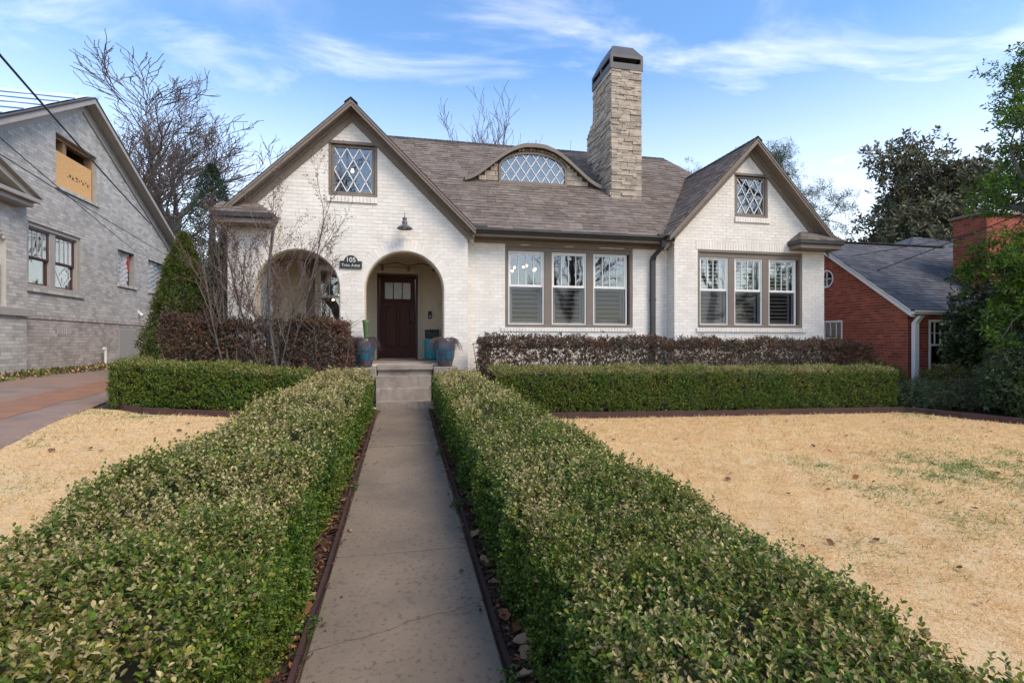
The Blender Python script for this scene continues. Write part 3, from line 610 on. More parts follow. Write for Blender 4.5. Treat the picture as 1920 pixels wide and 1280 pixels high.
# cornice returns
def pent(x0, x1, tip, lab):
    m = MB(); y0 = 10.60; zb, zt = 4.03, 4.30
    a, b = (x0-.06, x1+.06); c0 = x0+.02 if tip > 0 else x0+.30; c1 = x1-.30 if tip > 0 else x1-.02
    P = [(a, y0-.04, zb), (b, y0-.04, zb), (b, 11.02, zb), (a, 11.02, zb), (c0, 10.93, zt), (c1, 10.93, zt), (c1, 11.02, zt), (c0, 11.02, zt)]
    m.add(P, [(0, 1, 5, 4), (1, 2, 6, 5), (4, 5, 6, 7), (0, 4, 7, 3), (0, 3, 2, 1)]); o = m.build('return_roof', shing, HOUSE)
    sl_ = Vector((0, 10.93-(y0-.04), zt-zb)); L = sl_.length; sl_.normalize(); n_ = Vector((0, -sl_.z, sl_.y))
    def iv(t): k = t/L; return [(a+(c0-a)*k, b+(c1-b)*k)]
    pieces('shingle', 'shingles', shing, lay_shingles((0, y0-.05, zb-.002), (1, 0, 0), sl_, n_, max(1, int(L/.125)), iv, .125), o, SH_V, SH_F)
    m = MB(); m.bbox(x0, x1, y0, 11.0, 3.83, 3.95, .01); m.build('return_cornice', taupe, HOUSE)
    m = MB(); m.bbox(x0-.05, x1+.05, y0-.05, y0+.02, 3.935, 4.035, .012); m.bbox(x0-.05, x0+.02, y0+.02, 10.99, 3.935, 4.035, .01); m.bbox(x1-.02, x1+.05, y0+.02, 10.99, 3.935, 4.035, .01); m.build('return_gutter', bronze, HOUSE)
pent(-3.52, -2.50, 1, 'l'); pent(9.42, 10.60, -1, 'r')
# ---- eyebrow dormer
DY = 12.93; DZ = EV+.02+RS*(DY-11)
def eyebrow(t):     # t -1..1 -> (x,z)
    x = 3.36+t*1.84; s_ = abs(t)
    return x, DZ+float(np.interp(s_, [0, .15, .3, .4, .5, .6, .7, .8, .92, 1], [.97, .955, .86, .75, .62, .47, .32, .17, .04, 0]))
prof = [eyebrow(-1+2*i/36) for i in range(37)]
inell = lambda x, z, g=0: ((x-3.32)/(.97+g))**2+((z-(DZ+.26))/(.53+g))**2 < 1 or (z < DZ+.26)
wx0, wx1, wz0 = 2.45, 4.20, DZ+.02
def warch(g):       # window arch outline
    x0, x1 = wx0-g, wx1+g; P = [(x0, wz0-g), (x1, wz0-g)]
    for i in range(21):
        t = 1-2*i/20; P.append((3.325+t*(x1-3.325), DZ+.34+(.44+g)*math.sqrt(max(0, 1-(t*.98)**2))))
    return P
m = MB(); m.prism([(p[0], min(p[1], p[1])) for p in prof]+[], [], lambda a, z, d=0: Vector((a, DY+.03+d, z)), 0, .05)
dormer = m.build('dormer', stonecore, HOUSE); dormer['label'] = 'eyebrow dormer faced with tan stone'
m = MB()
top = [Vector((p[0], DY-.14, p[1]+.05)) for p in prof]; bot = [Vector((p[0], DY-.14, p[1])) for p in prof]
bk = [Vector((p[0], max(DY-.13, 11+(p[1]+.05-EV-.02)/RS+.04), p[1]+.05)) for p in prof]; bk2 = [Vector((p[0], DY+.1, p[1])) for p in prof]
n = len(prof)
for A, B in ((top, bk), (bot, bk2)):
    m.add(A+B, [(i, i+1, n+i+1, n+i) for i in range(n-1)])
m.add(top+bot, [(i, i+1, n+i+1, n+i) for i in range(n-1)]); m.build('dormer_roof', darkcap if False else shing, dormer)
m = MB()
o1 = [Vector((p[0], DY-.15, p[1]+.045)) for p in prof]; o2 = [Vector((p[0], DY-.15, p[1]-.055)) for p in prof]; o3 = [q+Vector((0, .04, 0)) for q in o1]; o4 = [q+Vector((0, .04, 0)) for q in o2]
for A, B in ((o1, o2), (o2, o4), (o4, o3)): m.add(A+B, [(i, i+1, n+i+1, n+i) for i in range(n-1)])
m.build('dormer_fascia', taupe, dormer)
# stone facing of the dormer: courses at the sides, radial stones over the window
Ms = []
def dz_top(x): t = (x-3.36)/1.84; return eyebrow(t)[1]-.02 if abs(t) < 1 else DZ
z = DZ+.02
while z < DZ+.62:
    h = random.uniform(.07, .13)
    for side in (-1, 1):
        xs = [3.36+side*1.84*(i/120) for i in range(121)]; ok = [x for x in xs if dz_top(x) > z+h and (x < wx0-.045 or x > wx1+.045)]
        if not ok: continue
        a, b = min(ok), max(ok); x = a
        while x < b-.02:
            w_ = min(random.uniform(.16, .40), b-x); Ms.append(Matrix.Translation((x+w_/2, DY+.015+random.uniform(-.012, .008), z+h/2)) @ Matrix.Diagonal((w_-.008, .06, h-.008, 1))); x += w_
    z += h
for i in range(24):
    t = math.pi*(.10+.8*(i+.5)/24); ax, az = 3.325+.98*math.cos(t), DZ+.36+.50*math.sin(t); tz = dz_top(ax)-.03
    if az+.03 > tz: continue
    Ms.append(Matrix.Translation((ax, DY+.018+random.uniform(-.008, .008), (az+tz)/2)) @ Matrix.Rotation((t-math.pi/2)*-.8, 4, 'Y') @ Matrix.Diagonal((.082, .05, tz-az, 1)))
pieces('stone', 'stones', stone_m, Ms, dormer)
m = MB(); m.prism(warch(.045), [warch(-.02)], fy(DY-.045), 0, -.09); m.build('dormer_window_frame', taupe, dormer)
m = MB(); m.prism(warch(-.015), [], fy(DY-.005), 0, -.006); m.build('pane', glass, dormer)
poly = warch(-.02)
def inpoly(x, z):
    c = False; j = len(poly)-1
    for i in range(len(poly)):
        a, b = poly[i], poly[j]
        if (a[1] > z) != (b[1] > z) and x < (b[0]-a[0])*(z-a[1])/(b[1]-a[1])+a[0]: c = not c
        j = i
    return c
m = MB(); lattice(m, diag_lines(wx0, wx1, wz0, DZ+.86, .27, .40, inside=inpoly), DY-.012, .009); m.build('lattice', white, dormer)
room(dormer, 2.5, 4.15, DY+.09, DY+.7, DZ-.1, DZ+.42)
# ---- stone chimney
CX0, CX1, CY0, CY1, CY2 = 5.33, 6.19, 12.51, 13.80, 14.28
m = MB(); m.prism([(CY0+.03, 4.9), (CY2-.03, 4.9), (CY2-.03, 7.52), (CY1-.03, 7.80), (CY1-.03, 8.74), (CY0+.03, 8.74)], [], lambda a, z, d=0: Vector((d, a, z)), CX0+.03, CX1-.03)
chim = m.build('chimney', stonecore, HOUSE); chim['label'] = 'tall tan ledge stone chimney with dark metal cap'
Ms = []; z = 5.30
while z < 8.72:
    h = random.choice((.045, .055, .065, .08)); h = min(h, 8.73-z)
    x = CX0
    while x < CX1-.01:
        w_ = random.uniform(.10, .38); w_ = CX1-x if CX1-x-w_ < .08 else w_; pr = random.uniform(-.014, .02)
        Ms.append(Matrix.Translation((x+w_/2, CY0+.02-pr, z+h/2)) @ Matrix.Rotation(random.gauss(0, .008), 4, 'Y') @ Matrix.Diagonal((w_-.006, .06, h-.006, 1))); x += w_
    back = CY1 if z > 7.8 else (CY2 if z < 7.5 else CY2-(CY2-CY1)*(z-7.5)/.3); y = CY0+.0
    while y < back-.01:
        w_ = random.uniform(.16, .5); w_ = back-y if back-y-w_ < .08 else w_; pr = random.uniform(-.014, .02)
        if z > EV+RS*(y+w_-11)-.15 or y < 13: Ms.append(Matrix.Translation((CX0+.02-pr, y+w_/2, z+h/2)) @ Matrix.Diagonal((.06, w_-.006, h-.006, 1)))
        y += w_
    z += h
pieces('stone', 'stones', stone_m, Ms, chim)
m = MB(); a, b, c, d = CX0-.03, CX1+.03, CY0-.03, CY1+.03
for q in ((a, b, c, c+.03), (a, b, d-.03, d), (a, a+.03, c+.03, d-.03), (b-.03, b, c+.03, d-.03)): m.box(q[0], q[1], q[2], q[3], 8.72, 8.88)
for x in (a, b-.07):
    for y in (c, d-.07): m.box(x, x+.07, y, y+.07, 8.88, 9.02)
m.box(a, b, (c+d)/2-.03, (c+d)/2+.03, 8.88, 9.01)
for q in ((a, b, c, c+.03), (a, b, d-.03, d), (a, a+.03, c+.03, d-.03), (b-.03, b, c+.03, d-.03)): m.box(q[0], q[1], q[2], q[3], 9.02, 9.10)
P = [(a, c, 9.10), (b, c, 9.10), (b, d, 9.10), (a, d, 9.10), (a+.17, c+.26, 9.46), (b-.17, c+.26, 9.46), (b-.17, d-.26, 9.46), (a+.17, d-.26, 9.46)]
m.add(P, [(0, 1, 5, 4), (1, 2, 6, 5), (2, 3, 7, 6), (3, 0, 4, 7), (4, 5, 6, 7), (0, 3, 2, 1)])
capm = mat('chimney cap metal', (.055, .05, .052), (.07, .065, .065), 4, .5, spec=.5); m.build('chimney_cap', capm, chim)
m = MB(); m.tube([(CX0+.4, CY0+.45, 8.7), (CX0+.4, CY0+.45, 8.92)], .09, 12); m.build('flue', black_m, chim)

# ------------------------------------------------------------------ fittings on and around the porch
t = thing('barn_light', 'dark grey barn light above the right porch arch', 'lamp', (.03, 10.99, 3.95))
m = MB(); m.lathe([(.004, 4.23), (.008, 4.16), (.012, 4.13), (.045, 4.11), (.05, 4.09), (.038, 4.075), (.034, 4.06), (.05, 4.05), (.058, 4.0), (.05, 3.985), (.055, 3.965), (.10, 3.945), (.155, 3.905), (.162, 3.885), (.155, 3.888), (.09, 3.93), (.02, 3.95)], (.03, 10.74, 0), 28)
lampm = mat('grey enamel', (.09, .095, .105), None, 4, .35, spec=.6); m.build('shade', lampm, t, True)
m = MB(); m.tube([(.03, 10.99, 4.02), (.03, 10.85, 4.02), (.03, 10.79, 4.02)], .013, 8); m.tube([(.03, 10.995, 4.02), (.03, 10.97, 4.02)], .05, 14); m.build('arm', lampm, t)
m = MB(); m.lathe([(.0, 3.885), (.028, 3.89), (.034, 3.92), (.015, 3.95)], (.03, 10.74, 0), 12); m.build('bulb', letter, t, True)
# plaque
t = thing('house_number_sign', 'dark arched plaque reading 105 between the porch arches', 'sign', (-1.055, 10.98, 3.07))
def plq(g): return [(-1.275+g, 3.07+g), (-.835-g, 3.07+g), (-.835-g, 3.225-g), (-.915-g*.3, 3.225-g), *circ(-1.055, 3.20, .14-g, .18, math.pi-.18, 14), (-1.195+g*.3, 3.225-g), (-1.275+g, 3.225-g)]
m = MB(); m.prism(plq(0), [], fy(10.985), 0, .022); m.build('plaque', mat('plaque black', (.022, .024, .022), None, 4, .5, spec=.4), t)
m = MB(); m.prism(plq(.008), [plq(.012)], fy(10.963), 0, .0015); m.build('border', mat('plaque border', (.16, .16, .15), None, 4, .5), t)
def text(body, x, y, z, size, parent, m, name='lettering', sx=1., rotz=0., al='CENTER', ext=.002, fitw=None):
    cu = bpy.data.curves.new(name, 'FONT'); cu.body = body; cu.size = size; cu.align_x = al; cu.align_y = 'CENTER'; cu.extrude = ext; cu.offset = .0
    o = bpy.data.objects.new(name, cu); COL.objects.link(o); bpy.context.view_layer.update()
    me = bpy.data.meshes.new_from_object(o.evaluated_get(bpy.context.evaluated_depsgraph_get())); bpy.data.objects.remove(o); bpy.data.curves.remove(cu)
    if fitw: xs_ = [q.co.x for q in me.vertices]; sx = fitw/(max(xs_)-min(xs_))
    me.transform(Matrix.Translation((x, y, z)) @ Matrix.Rotation(rotz, 4, 'Z') @ Matrix.Rotation(math.pi/2, 4, 'X') @ Matrix.Diagonal((sx, 1, 1, 1))); me.materials.clear(); me.materials.append(m)
    return link(name, me, parent)
text('105', -1.055, 10.960, 3.243, .135, t, letter, fitw=.165)
for ch, x, z, sz, fw_ in (('T', -1.238, 3.131, .088, .042), ('INDAL', -1.190, 3.126, .066, .118), ('A', -1.045, 3.131, .088, .044), ('VENUE', -.994, 3.126, .066, .118)): text(ch, x, 10.960, z, sz, t, letter, al='LEFT', fitw=fw_)
# wall lantern / bell, mailbox, basket, mat
t = thing('doorbell', 'small dark doorbell unit on the porch wall right of the door', 'doorbell', (.665, 13.17, 2.24)); m = MB(); m.bbox(.62, .71, 13.13, 13.178, 2.15, 2.33, .012); m.build('housing', black_m, t); m = MB(); m.tube([(.665, 13.13, 2.2), (.665, 13.12, 2.2)], .018, 12); m.build('button', letter, t)
t = thing('mailbox', 'black letter box on the porch wall above the turquoise basket', 'mailbox', (.71, 13.17, 1.66)); m = MB(); m.bbox(.54, .88, 13.02, 13.178, 1.66, 1.84, .01); m.build('box', black_m, t); m = MB(); m.bbox(.53, .89, 13.0, 13.176, 1.842, 1.862, .006); m.build('lid', black_m, t)
turq = mat('turquoise wicker', (.08, .42, .46), (.05, .32, .37), 30, .6, .1, .3, 90)
t = thing('wicker_basket', 'turquoise woven drum stool on the porch beside the door', 'basket', (.68, 12.9, FL))
m = MB(); m.lathe([(.0, FL+.004), (.135, FL+.004), (.155, FL+.03), (.17, FL+.47), (.175, FL+.5), (.16, FL+.5), (.15, FL+.46), (.0, FL+.45)], (.68, 12.9, 0), 28); m.build('body', turq, t, True)
for k in range(9):
    m = MB(); zz_ = FL+.06+k*.05; rr = .157+.014*k/9
    for i in range(28):
        if (i+k) % 2: a0 = 2*math.pi*i/28; m.bbox(-.013, .013, -.004, .006, -.017, .017, .003, Matrix.Translation((.68+rr*math.cos(a0), 12.9+rr*math.sin(a0), zz_)) @ Matrix.Rotation(a0-math.pi/2, 4, 'Z'))
    m.build('weave_band', turq, t)
t = thing('doormat', 'thin patterned doormat in front of the wooden door', 'doormat', (-.15, 12.95, FL)); m = MB(); m.bbox(-.58, .30, 12.72, 13.10, FL+.002, FL+.018, .004); m.build('pile', mat('mat red', (.20, .08, .06), (.42, .36, .30), 34, .95, lo=.48, hi=.52), t)
m = MB()
for i in range(60): x = -.575+.87*i/59; m.box(x-.004, x+.004, 12.685, 12.72, FL+.003, FL+.009)
m.build('fringe', mat('mat fringe', (.5, .45, .38), None, 5, .95), t)
# string lights in the porch
def string_lights(label, x0, x1, n, z0):
    t = thing('string_lights', label, 'string lights', ((x0+x1)/2, 11.9, z0)); pts = []
    for i in range(25): k = i/24; pts.append((x0+(x1-x0)*k, 11.95, z0-.05*math.sin(k*math.pi*n)**2))
    m = MB(); m.tube(pts, .011, 6); m.build('cable', black_m, t)
    for i in range(n):
        k = (i+.5)/n; x = x0+(x1-x0)*k; z = z0-.04
        m = MB(); m.lathe([(.0, z), (.016, z-.002), (.018, z-.05), (.024, z-.06), (.034, z-.10), (.022, z-.135), (.0, z-.145)], (x, 11.95, 0), 10); m.build('bulb', mat('dim bulb', (.05, .035, .025), None, 4, .2, spec=.5), t, True)
string_lights('dark string of bulbs across the right porch arch', -.75, .98, 3, 3.36); string_lights('dark string of bulbs hung behind the left porch arch', -2.85, -1.3, 3, 3.38)
# planters
def planter(cx_, cy_, zb, label, ngrass, cactus):
    t = thing('potted_plant', label, 'planter', (cx_, cy_, zb))
    gl = mat('slate glaze', (.085, .082, .098), (.06, .05, .055), 9, .28, 0, .15, 30, spec=.6, c3=(.16, .15, .17), s3=12, lo3=.5, hi3=.7)
    m = MB(); pr = [(.0, 0), (.135, .0), (.15, .02), (.185, .18), (.21, .36), (.217, .50), (.208, .565), (.2, .57), (.19, .55), (.19, .50)]; m.lathe([(r, zb+z) for r, z in pr], (cx_, cy_, 0), 36); m.build('pot', gl, t, True)
    m = MB(); m.lathe([(.0, zb+.52), (.192, zb+.51)], (cx_, cy_, 0), 24); m.build('soil', soil_m, t)
    blue = mat('blue glaze', (.012, .085, .16), (.015, .14, .22), 10, .2, .25, spec=.7)
    prf = lambda z: np.interp(z, [q[1] for q in pr[1:7]], [q[0] for q in pr[1:7]])
    for row, (zc, off, hh) in enumerate(((.37, 0, .05), (.215, .5, .075))):
        for i in range(12):
            a0 = 2*math.pi*(i+off)/12; m = MB(); P = []
            for j in range(12):
                th = 2*math.pi*j/12; da = .17*math.copysign(abs(math.cos(th))**.7, math.cos(th)); dz_ = hh*math.copysign(abs(math.sin(th))**.8, math.sin(th)); r_ = prf(zc+dz_)+.004
                P.append((cx_+r_*math.cos(a0+da), cy_+r_*math.sin(a0+da), zb+zc+dz_))
            r_ = prf(zc)+.009; P.append((cx_+r_*math.cos(a0), cy_+r_*math.sin(a0), zb+zc)); m.add(P, [(j, (j+1) % 12, 12) for j in range(12)]); m.build('glaze_oval', blue, t, True)
    dry = mat('dry purple grass', (.12, .085, .085), (.075, .055, .06), 20, .9, .4); m = MB()
    for i in range(ngrass):
        a0 = random.uniform(0, 2*math.pi); r0 = .16*math.sqrt(random.random()); L = random.uniform(.25, .42); out = random.uniform(.5, 1.2); pts = []; b = Vector((cx_+r0*math.cos(a0), cy_+r0*math.sin(a0), zb+.52))
        for k in range(6):
            s_ = k/5; pts.append(b+Vector((math.cos(a0), math.sin(a0), 0))*L*out*.62*s_**1.1+Vector((0, 0, L*(.75*s_-1.15*s_*s_*out))))
        m.tube(pts, [.0028, .0028, .0025, .002, .0016, .0008], 3, False)
    m.build('dry_grass', dry, t)
    if cactus:
        m = MB(); P = []
        for k, (zz_, r_) in enumerate(((.50, .035), (.62, .04), (.75, .05), (.88, .062), (.95, .075))):
            P.append((r_, zb+zz_-.0))
        m.lathe(P+[(.05, zb+.955), (.0, zb+.90)], (cx_+.03, cy_, 0), 10); m.build('cactus', mat('cactus green', (.07, .12, .05), (.10, .16, .06), 14, .6), t, True)
planter(.86, 10.76, 1.048, 'blue glazed pot of dry grass right of the steps', 420, False)
planter(-.77, 10.72, 1.048, 'blue glazed pot with dry grass and a green stalk left of the steps', 520, True)
# interior chandeliers seen through the glass
bulbm = mat('warm lit bulb', (1, .62, .28), None, 1, .3, emit=9.)
def chandelier(x, y, z, r, n, label):
    t = thing('chandelier', label, 'chandelier', (x, y, z)); m = MB(); m.tube([(x, y, z+.8), (x, y, z)], .01, 6)
    for i in range(n): a0 = 2*math.pi*i/n+.4; m.tube([(x, y, z), (x+r*math.cos(a0), y+r*math.sin(a0)*.7, z+.02*math.sin(i*2.1))], .008, 5)
    m.build('arms', mat('brass', (.25, .14, .05), None, 3, .4, metal=.6), t)
    for i in range(n):
        a0 = 2*math.pi*i/n+.4; c = (x+r*math.cos(a0), y+r*math.sin(a0)*.7, 0); zc = z+.02*math.sin(i*2.1)+(.05 if i % 2 else -.03)
        m = MB(); m.lathe([(.0, zc-.03), (.022, zc-.02), (.03, zc), (.022, zc+.02), (.0, zc+.03)], c, 10); m.build('bulb', bulbm, t, True)
chandelier(2.95, 12.6, 3.42, .36, 7, 'lit brass chandelier inside the middle window'); chandelier(-1.62, 14.3, 2.72, .22, 4, 'small lit chandelier seen through the porch window')
t = thing('pendant_bulb', 'single lit bulb seen through the left gable window', 'lamp', (-1.0, 12.2, 5.45)); m = MB(); m.lathe([(.0, 5.40), (.025, 5.41), (.035, 5.44), (.02, 5.48), (.0, 5.49)], (-1.13, 12.1, 0), 10); m.build('bulb', bulbm, t, True); m = MB(); m.tube([(-1.13, 12.1, 5.49), (-1.13, 12.1, 5.74)], .006, 5); m.build('cord', black_m, t)

# ------------------------------------------------------------------ grey brick house on the left
LA = math.atan(.04); LU = Vector((-math.sin(LA), math.cos(LA), 0)); LN = Vector((math.cos(LA), math.sin(LA), 0)); LO = Vector((-8.0, 12.96, 0))
lf = frame(LO, LU, LN)
GH = thing('brick_house', 'grey painted brick house with a boarded window and tarps on its roof', 'house', tuple(lf(3, .9, 0)))
UA, ZGA, SF, SRr = 2.14, 7.86, .575, .478
gr = lambda u: ZGA-(SF*(UA-u) if u < UA else SRr*(u-UA))
LWIN = dict(board=(1.08, 2.87, 5.28, 6.52), dbl=(.1, 2.12, 2.75, 4.2), p1=(4.02, 5.05, 3.26, 4.27), p2=(6.02, 8.08, 3.25, 4.30), base=(6.28, 7.10, 1.40, 1.90))
m = MB(); m.prism([(-3.2, .3), (8.4, .3), (8.4, gr(8.4)-.1), (UA, ZGA-.1), (-3.2, gr(-3.2)-.1)], [rect(r) for r in LWIN.values()], lf, 0, -.3)
P = [lf(-3.2, 0, -.3), lf(-3.2, 0, -9), lf(8.4, 0, -9), lf(8.4, 0, -.3)]
for a, b in zip(P[:-1], P[1:]):
    m.add([a+Vector((0, 0, .3)), b+Vector((0, 0, .3)), b+Vector((0, 0, 4.7)), a+Vector((0, 0, 4.7))], [(0, 1, 2, 3)])
gmortar = mat('grey painted mortar', (.36, .34, .315), (.30, .285, .265), 6, .9)
gwall = m.build('wall', gmortar, GH)
def solidG(lo, hi):
    def f(z):
        iv = [(max(-3.2, UA-(ZGA-.12-z)/SF), min(8.4, UA+(ZGA-.12-z)/SRr))] if z < ZGA-.12 else []
        for k, r in LWIN.items():
            if r[2]-.09 < z < r[3]: iv = sub_iv(iv, r[0]-(.04 if z < r[2] else 0), r[1]+(.08 if z < r[2] else 0))
        if z < 1.96: iv = sub_iv(iv, 4.05, 5.13)
        if 1.72 < z < 1.92: iv = sub_iv(iv, 1.12, 1.59)
        return iv
    return f
pieces('brick', 'brickwork', gbrick, lay_bricks(LO, LU, LN, 2.16, 7.7, solidG(0, 9), proud=.005), gwall, key=lambda p: p[1] > 12.9)
def lrow(parent, u0, u1, z0, z1, off, m_, name, bw=.075):
    n = round((u1-u0)/bw); d = (u1-u0)/n; Ms = []
    for i in range(n):
        c = lf(u0+d*(i+.5), (z0+z1)/2, off/2-.02); Ms.append(Matrix(((LU.x*(d-.008), LN.x*(off+.04), 0, c.x), (LU.y*(d-.008), LN.y*(off+.04), 0, c.y), (0, 0, z1-z0-.006, c.z), (0, 0, 0, 1))))
    pieces(name, name+'s', m_, Ms, parent)
lrow(gwall, -.02, 8.4, 2.07, 2.155, .028, gbrick2, 'ledge_brick')
m = MB(); m.prism([(-.2, .2), (8.41, .2), (8.41, 2.07), (-.2, 2.07)], [rect(LWIN['base'])], lf, .0025, -.1); found = m.build('foundation', gmortar, GH)
pieces('brick', 'brickwork', gbrick2, lay_bricks(LO+LN*.0025, LU, LN, .70, 2.07, solidG(0, 2), proud=.005), found)
for k in ('board', 'dbl', 'p1', 'p2'):
    r = LWIN[k]; lrow(gwall, r[0]-.04, r[1]+.09, r[2]-.085, r[2]-.002, .05, gbrick, 'sill_brick')
def lbox(mb, u0, u1, d0, d1, z0, z1, b=.004):
    T = Matrix(((LU.x, LN.x, 0, LO.x), (LU.y, LN.y, 0, LO.y), (0, 0, 1, 0), (0, 0, 0, 1)))
    bm = MB(); bm.bbox(u0, u1, d0, d1, z0, z1, b) if b else bm.box(u0, u1, d0, d1, z0, z1); mb.add([T @ Vector(p) for p in bm.v], bm.f)
def lring(mb, u0, u1, z0, z1, t, d0, d1): lbox(mb, u0, u0+t, d0, d1, z0, z1); lbox(mb, u1-t, u1, d0, d1, z0, z1); lbox(mb, u0+t, u1-t, d0, d1, z1-t, z1); lbox(mb, u0+t, u1-t, d0, d1, z0, z0+t)
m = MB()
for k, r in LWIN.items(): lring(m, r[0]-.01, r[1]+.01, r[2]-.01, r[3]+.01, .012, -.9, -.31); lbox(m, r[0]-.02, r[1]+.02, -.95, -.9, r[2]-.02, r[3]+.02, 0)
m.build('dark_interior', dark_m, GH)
# double hung pair
r = LWIN['dbl']; m = MB(); lring(m, r[0], r[1], r[2], r[3], .09, -.16, -.03); lring(m, r[0]+.09, r[1]-.09, r[2]+.06, r[3]-.09, .03, -.16, -.07); lbox(m, .98, 1.19, -.16, -.06, r[2]+.09, r[3]-.09); lbox(m, r[0]-.03, r[1]+.05, -.16, .01, r[2]-.002, r[2]+.05)
dw = m.build('window', gtrim, GH); dw['label'] = 'pair of brown sash windows, one with white tape on its glass'
brown = mat('red brown sash', (.09, .045, .038), (.07, .035, .03), 6, .5)
for a, b in ((.20, .98), (1.19, 2.0)):
    m = MB(); lring(m, a, b, 3.42, r[3]-.11, .05, -.115, -.08); lring(m, a, b, r[2]+.07, 3.47, .06, -.15, -.115); m.build('sash', brown, dw)
    m = MB(); lbox(m, a+.03, b-.03, -.10, -.096, 3.46, r[3]-.15, 0); lbox(m, a+.03, b-.03, -.135, -.131, r[2]+.1, 3.44, 0); m.build('pane', glass, dw)
    for i in (1, 2, 3): m = MB(); u_ = a+.05+(b-a-.1)*i/4; lbox(m, u_-.012, u_+.012, -.112, -.084, 3.46, r[3]-.15); m.build('muntin', gtrim, dw)
tape = mat('white tape', (.72, .74, .74), None, 4, .6)
def lseg(name, p, q, w_, d, m_, parent):
    p, q = Vector(p), Vector(q); e = (q-p).normalized(); n_ = Vector((-e.y, e.x))*w_/2; mb = MB(); mb.add([lf(*(p+n_), d), lf(*(q+n_), d), lf(*(q-n_), d), lf(*(p-n_), d)], [(0, 1, 2, 3)]); return mb.build(name, m_, parent)
for p, q in (((1.27, 3.38), (1.60, 2.90)), ((1.62, 2.90), (1.92, 3.16)), ((1.47, 3.14), (1.72, 3.36)), ((1.62, 2.98), (1.60, 3.12)), ((1.72, 3.36), (1.88, 3.30)), ((1.88, 3.36), (1.87, 3.16))): lseg('tape_strip', p, q, .055, -.125, tape, dw)
# boarded opening
r = LWIN['board']; osb = mat('oriented strand board', (.62, .33, .12), (.72, .46, .22), 26, .85, 0, .1, 40, lo=.42, hi=.62, stretch=(1, 1, 2.2), c3=(.45, .22, .08), s3=34, lo3=.62, hi3=.7)
m = MB(); lbox(m, r[0]+.01, r[1]-.05, -.12, -.10, r[2]+.01, 6.16); bo = m.build('board', osb, GH); bo['label'] = 'orange strand board nailed over the upper window opening'
m = MB()
for k, (a, b) in enumerate(((.02, .05), (.07, .13), (.07, .13), (.15, .21), (.15, .21), (.26, .34), (.27, .33), (.36, .40), (.42, .46), (.47, .52), (.47, .52), (.56, .60), (.62, .67), (.62, .67), (.69, .71))):
    u_ = 1.72+a*1.45; lbox(m, u_, u_+(b-a)*1.35, -.0995, -.0985, 5.66+.035*((k*7) % 3)-.02, 5.675+.035*((k*7) % 3)+.012*(k % 2), 0)
m.build('printed_marks', mat('stamp ink', (.16, .09, .04), None, 3, .9), bo)
raw = mat('raw lumber', (.36, .22, .12), (.28, .16, .09), 5, .8)
m = MB(); lbox(m, r[0], r[1], -.28, -.12, r[3]-.07, r[3]); lbox(m, 1.62, 1.72, -.28, -.13, 6.1, r[3]-.07); lbox(m, 1.73, 1.80, -.28, -.15, 6.1, r[3]-.07); lbox(m, r[1]-.05, r[1], -.28, -.1, r[2], r[3]-.07); m.build('stud_frame', raw, bo)
# plastic sheeting
plastic = mat('cloudy plastic sheet', (.46, .46, .47), (.36, .36, .37), 3, .35, 0, .2, 14, spec=.5)
def sheeting(r, name_lab, u1=None):
    u1 = u1 or r[1]; nx_, nz_ = 26, 26; mb = MB(); P = []
    for j in range(nz_+1):
        for i in range(nx_+1):
            a, b = i/nx_, j/nz_; fold = .035*math.sin(9*(a-.5*b)+3*b)+.022*math.sin(23*(a+.35*b)+1.7)+.012*math.sin(41*(b-.6*a)); P.append(lf(r[0]+(u1-r[0])*a, r[2]+.01+(r[3]-r[2]-.02)*b, -.12+fold))
    mb.add(P, [(j*(nx_+1)+i, j*(nx_+1)+i+1, (j+1)*(nx_+1)+i+1, (j+1)*(nx_+1)+i) for j in range(nz_) for i in range(nx_)]); o = mb.build('plastic_sheet', plastic, GH, True); o['label'] = name_lab; return o
o1 = sheeting(LWIN['p1'], 'plastic sheet with red tape over the small window opening', 4.80); o2 = sheeting(LWIN['p2'], 'plastic sheet over the wide window opening', 7.86)
m = MB(); lbox(m, 4.80, 4.90, -.16, -.08, 3.27, 4.26); m.build('stud', mat('dark lumber', (.10, .055, .035), None, 5, .8), o1); m = MB(); lbox(m, 4.78, 4.86, -.08, -.07, 3.72, 4.25, 0); m.build('red_tape', mat('red tape', (.55, .03, .025), None, 9, .5), o1)
m = MB(); lbox(m, 7.88, 8.0, -.16, -.08, 3.26, 4.29); m.build('stud', MATS['dark lumber'], o2)
# basement window, access panel, vent, pipe, outlet light
r = LWIN['base']; m = MB(); lring(m, r[0]+.01, r[1]-.01, r[2], r[3], .06, -.08, .006); lbox(m, 6.67, 6.71, -.05, -.01, r[2]+.06, r[3]-.06); lbox(m, r[0]+.07, r[1]-.07, -.05, -.01, 1.63, 1.67); bw_ = m.build('window', white, GH); bw_['label'] = 'small four pane basement window'; m = MB(); lbox(m, r[0]+.05, r[1]-.05, -.035, -.031, r[2]+.04, r[3]-.04, 0); m.build('pane', glass, bw_)
m = MB(); lbox(m, 4.06, 5.12, -.02, .02, 1.06, 1.93); acc = m.build('access_panel', mat('grey panel paint', (.34, .335, .32), None, 3, .5), GH); m = MB(); lbox(m, 4.56, 4.66, .02, .03, 1.12, 1.40); m.build('handle_plate', gtrim, acc)
m = MB()
for i in range(5): lbox(m, 1.14+i*.09, 1.18+i*.09, -.03, .008, 1.73, 1.91)
m.build('foundation_vent', gbrick2, GH)
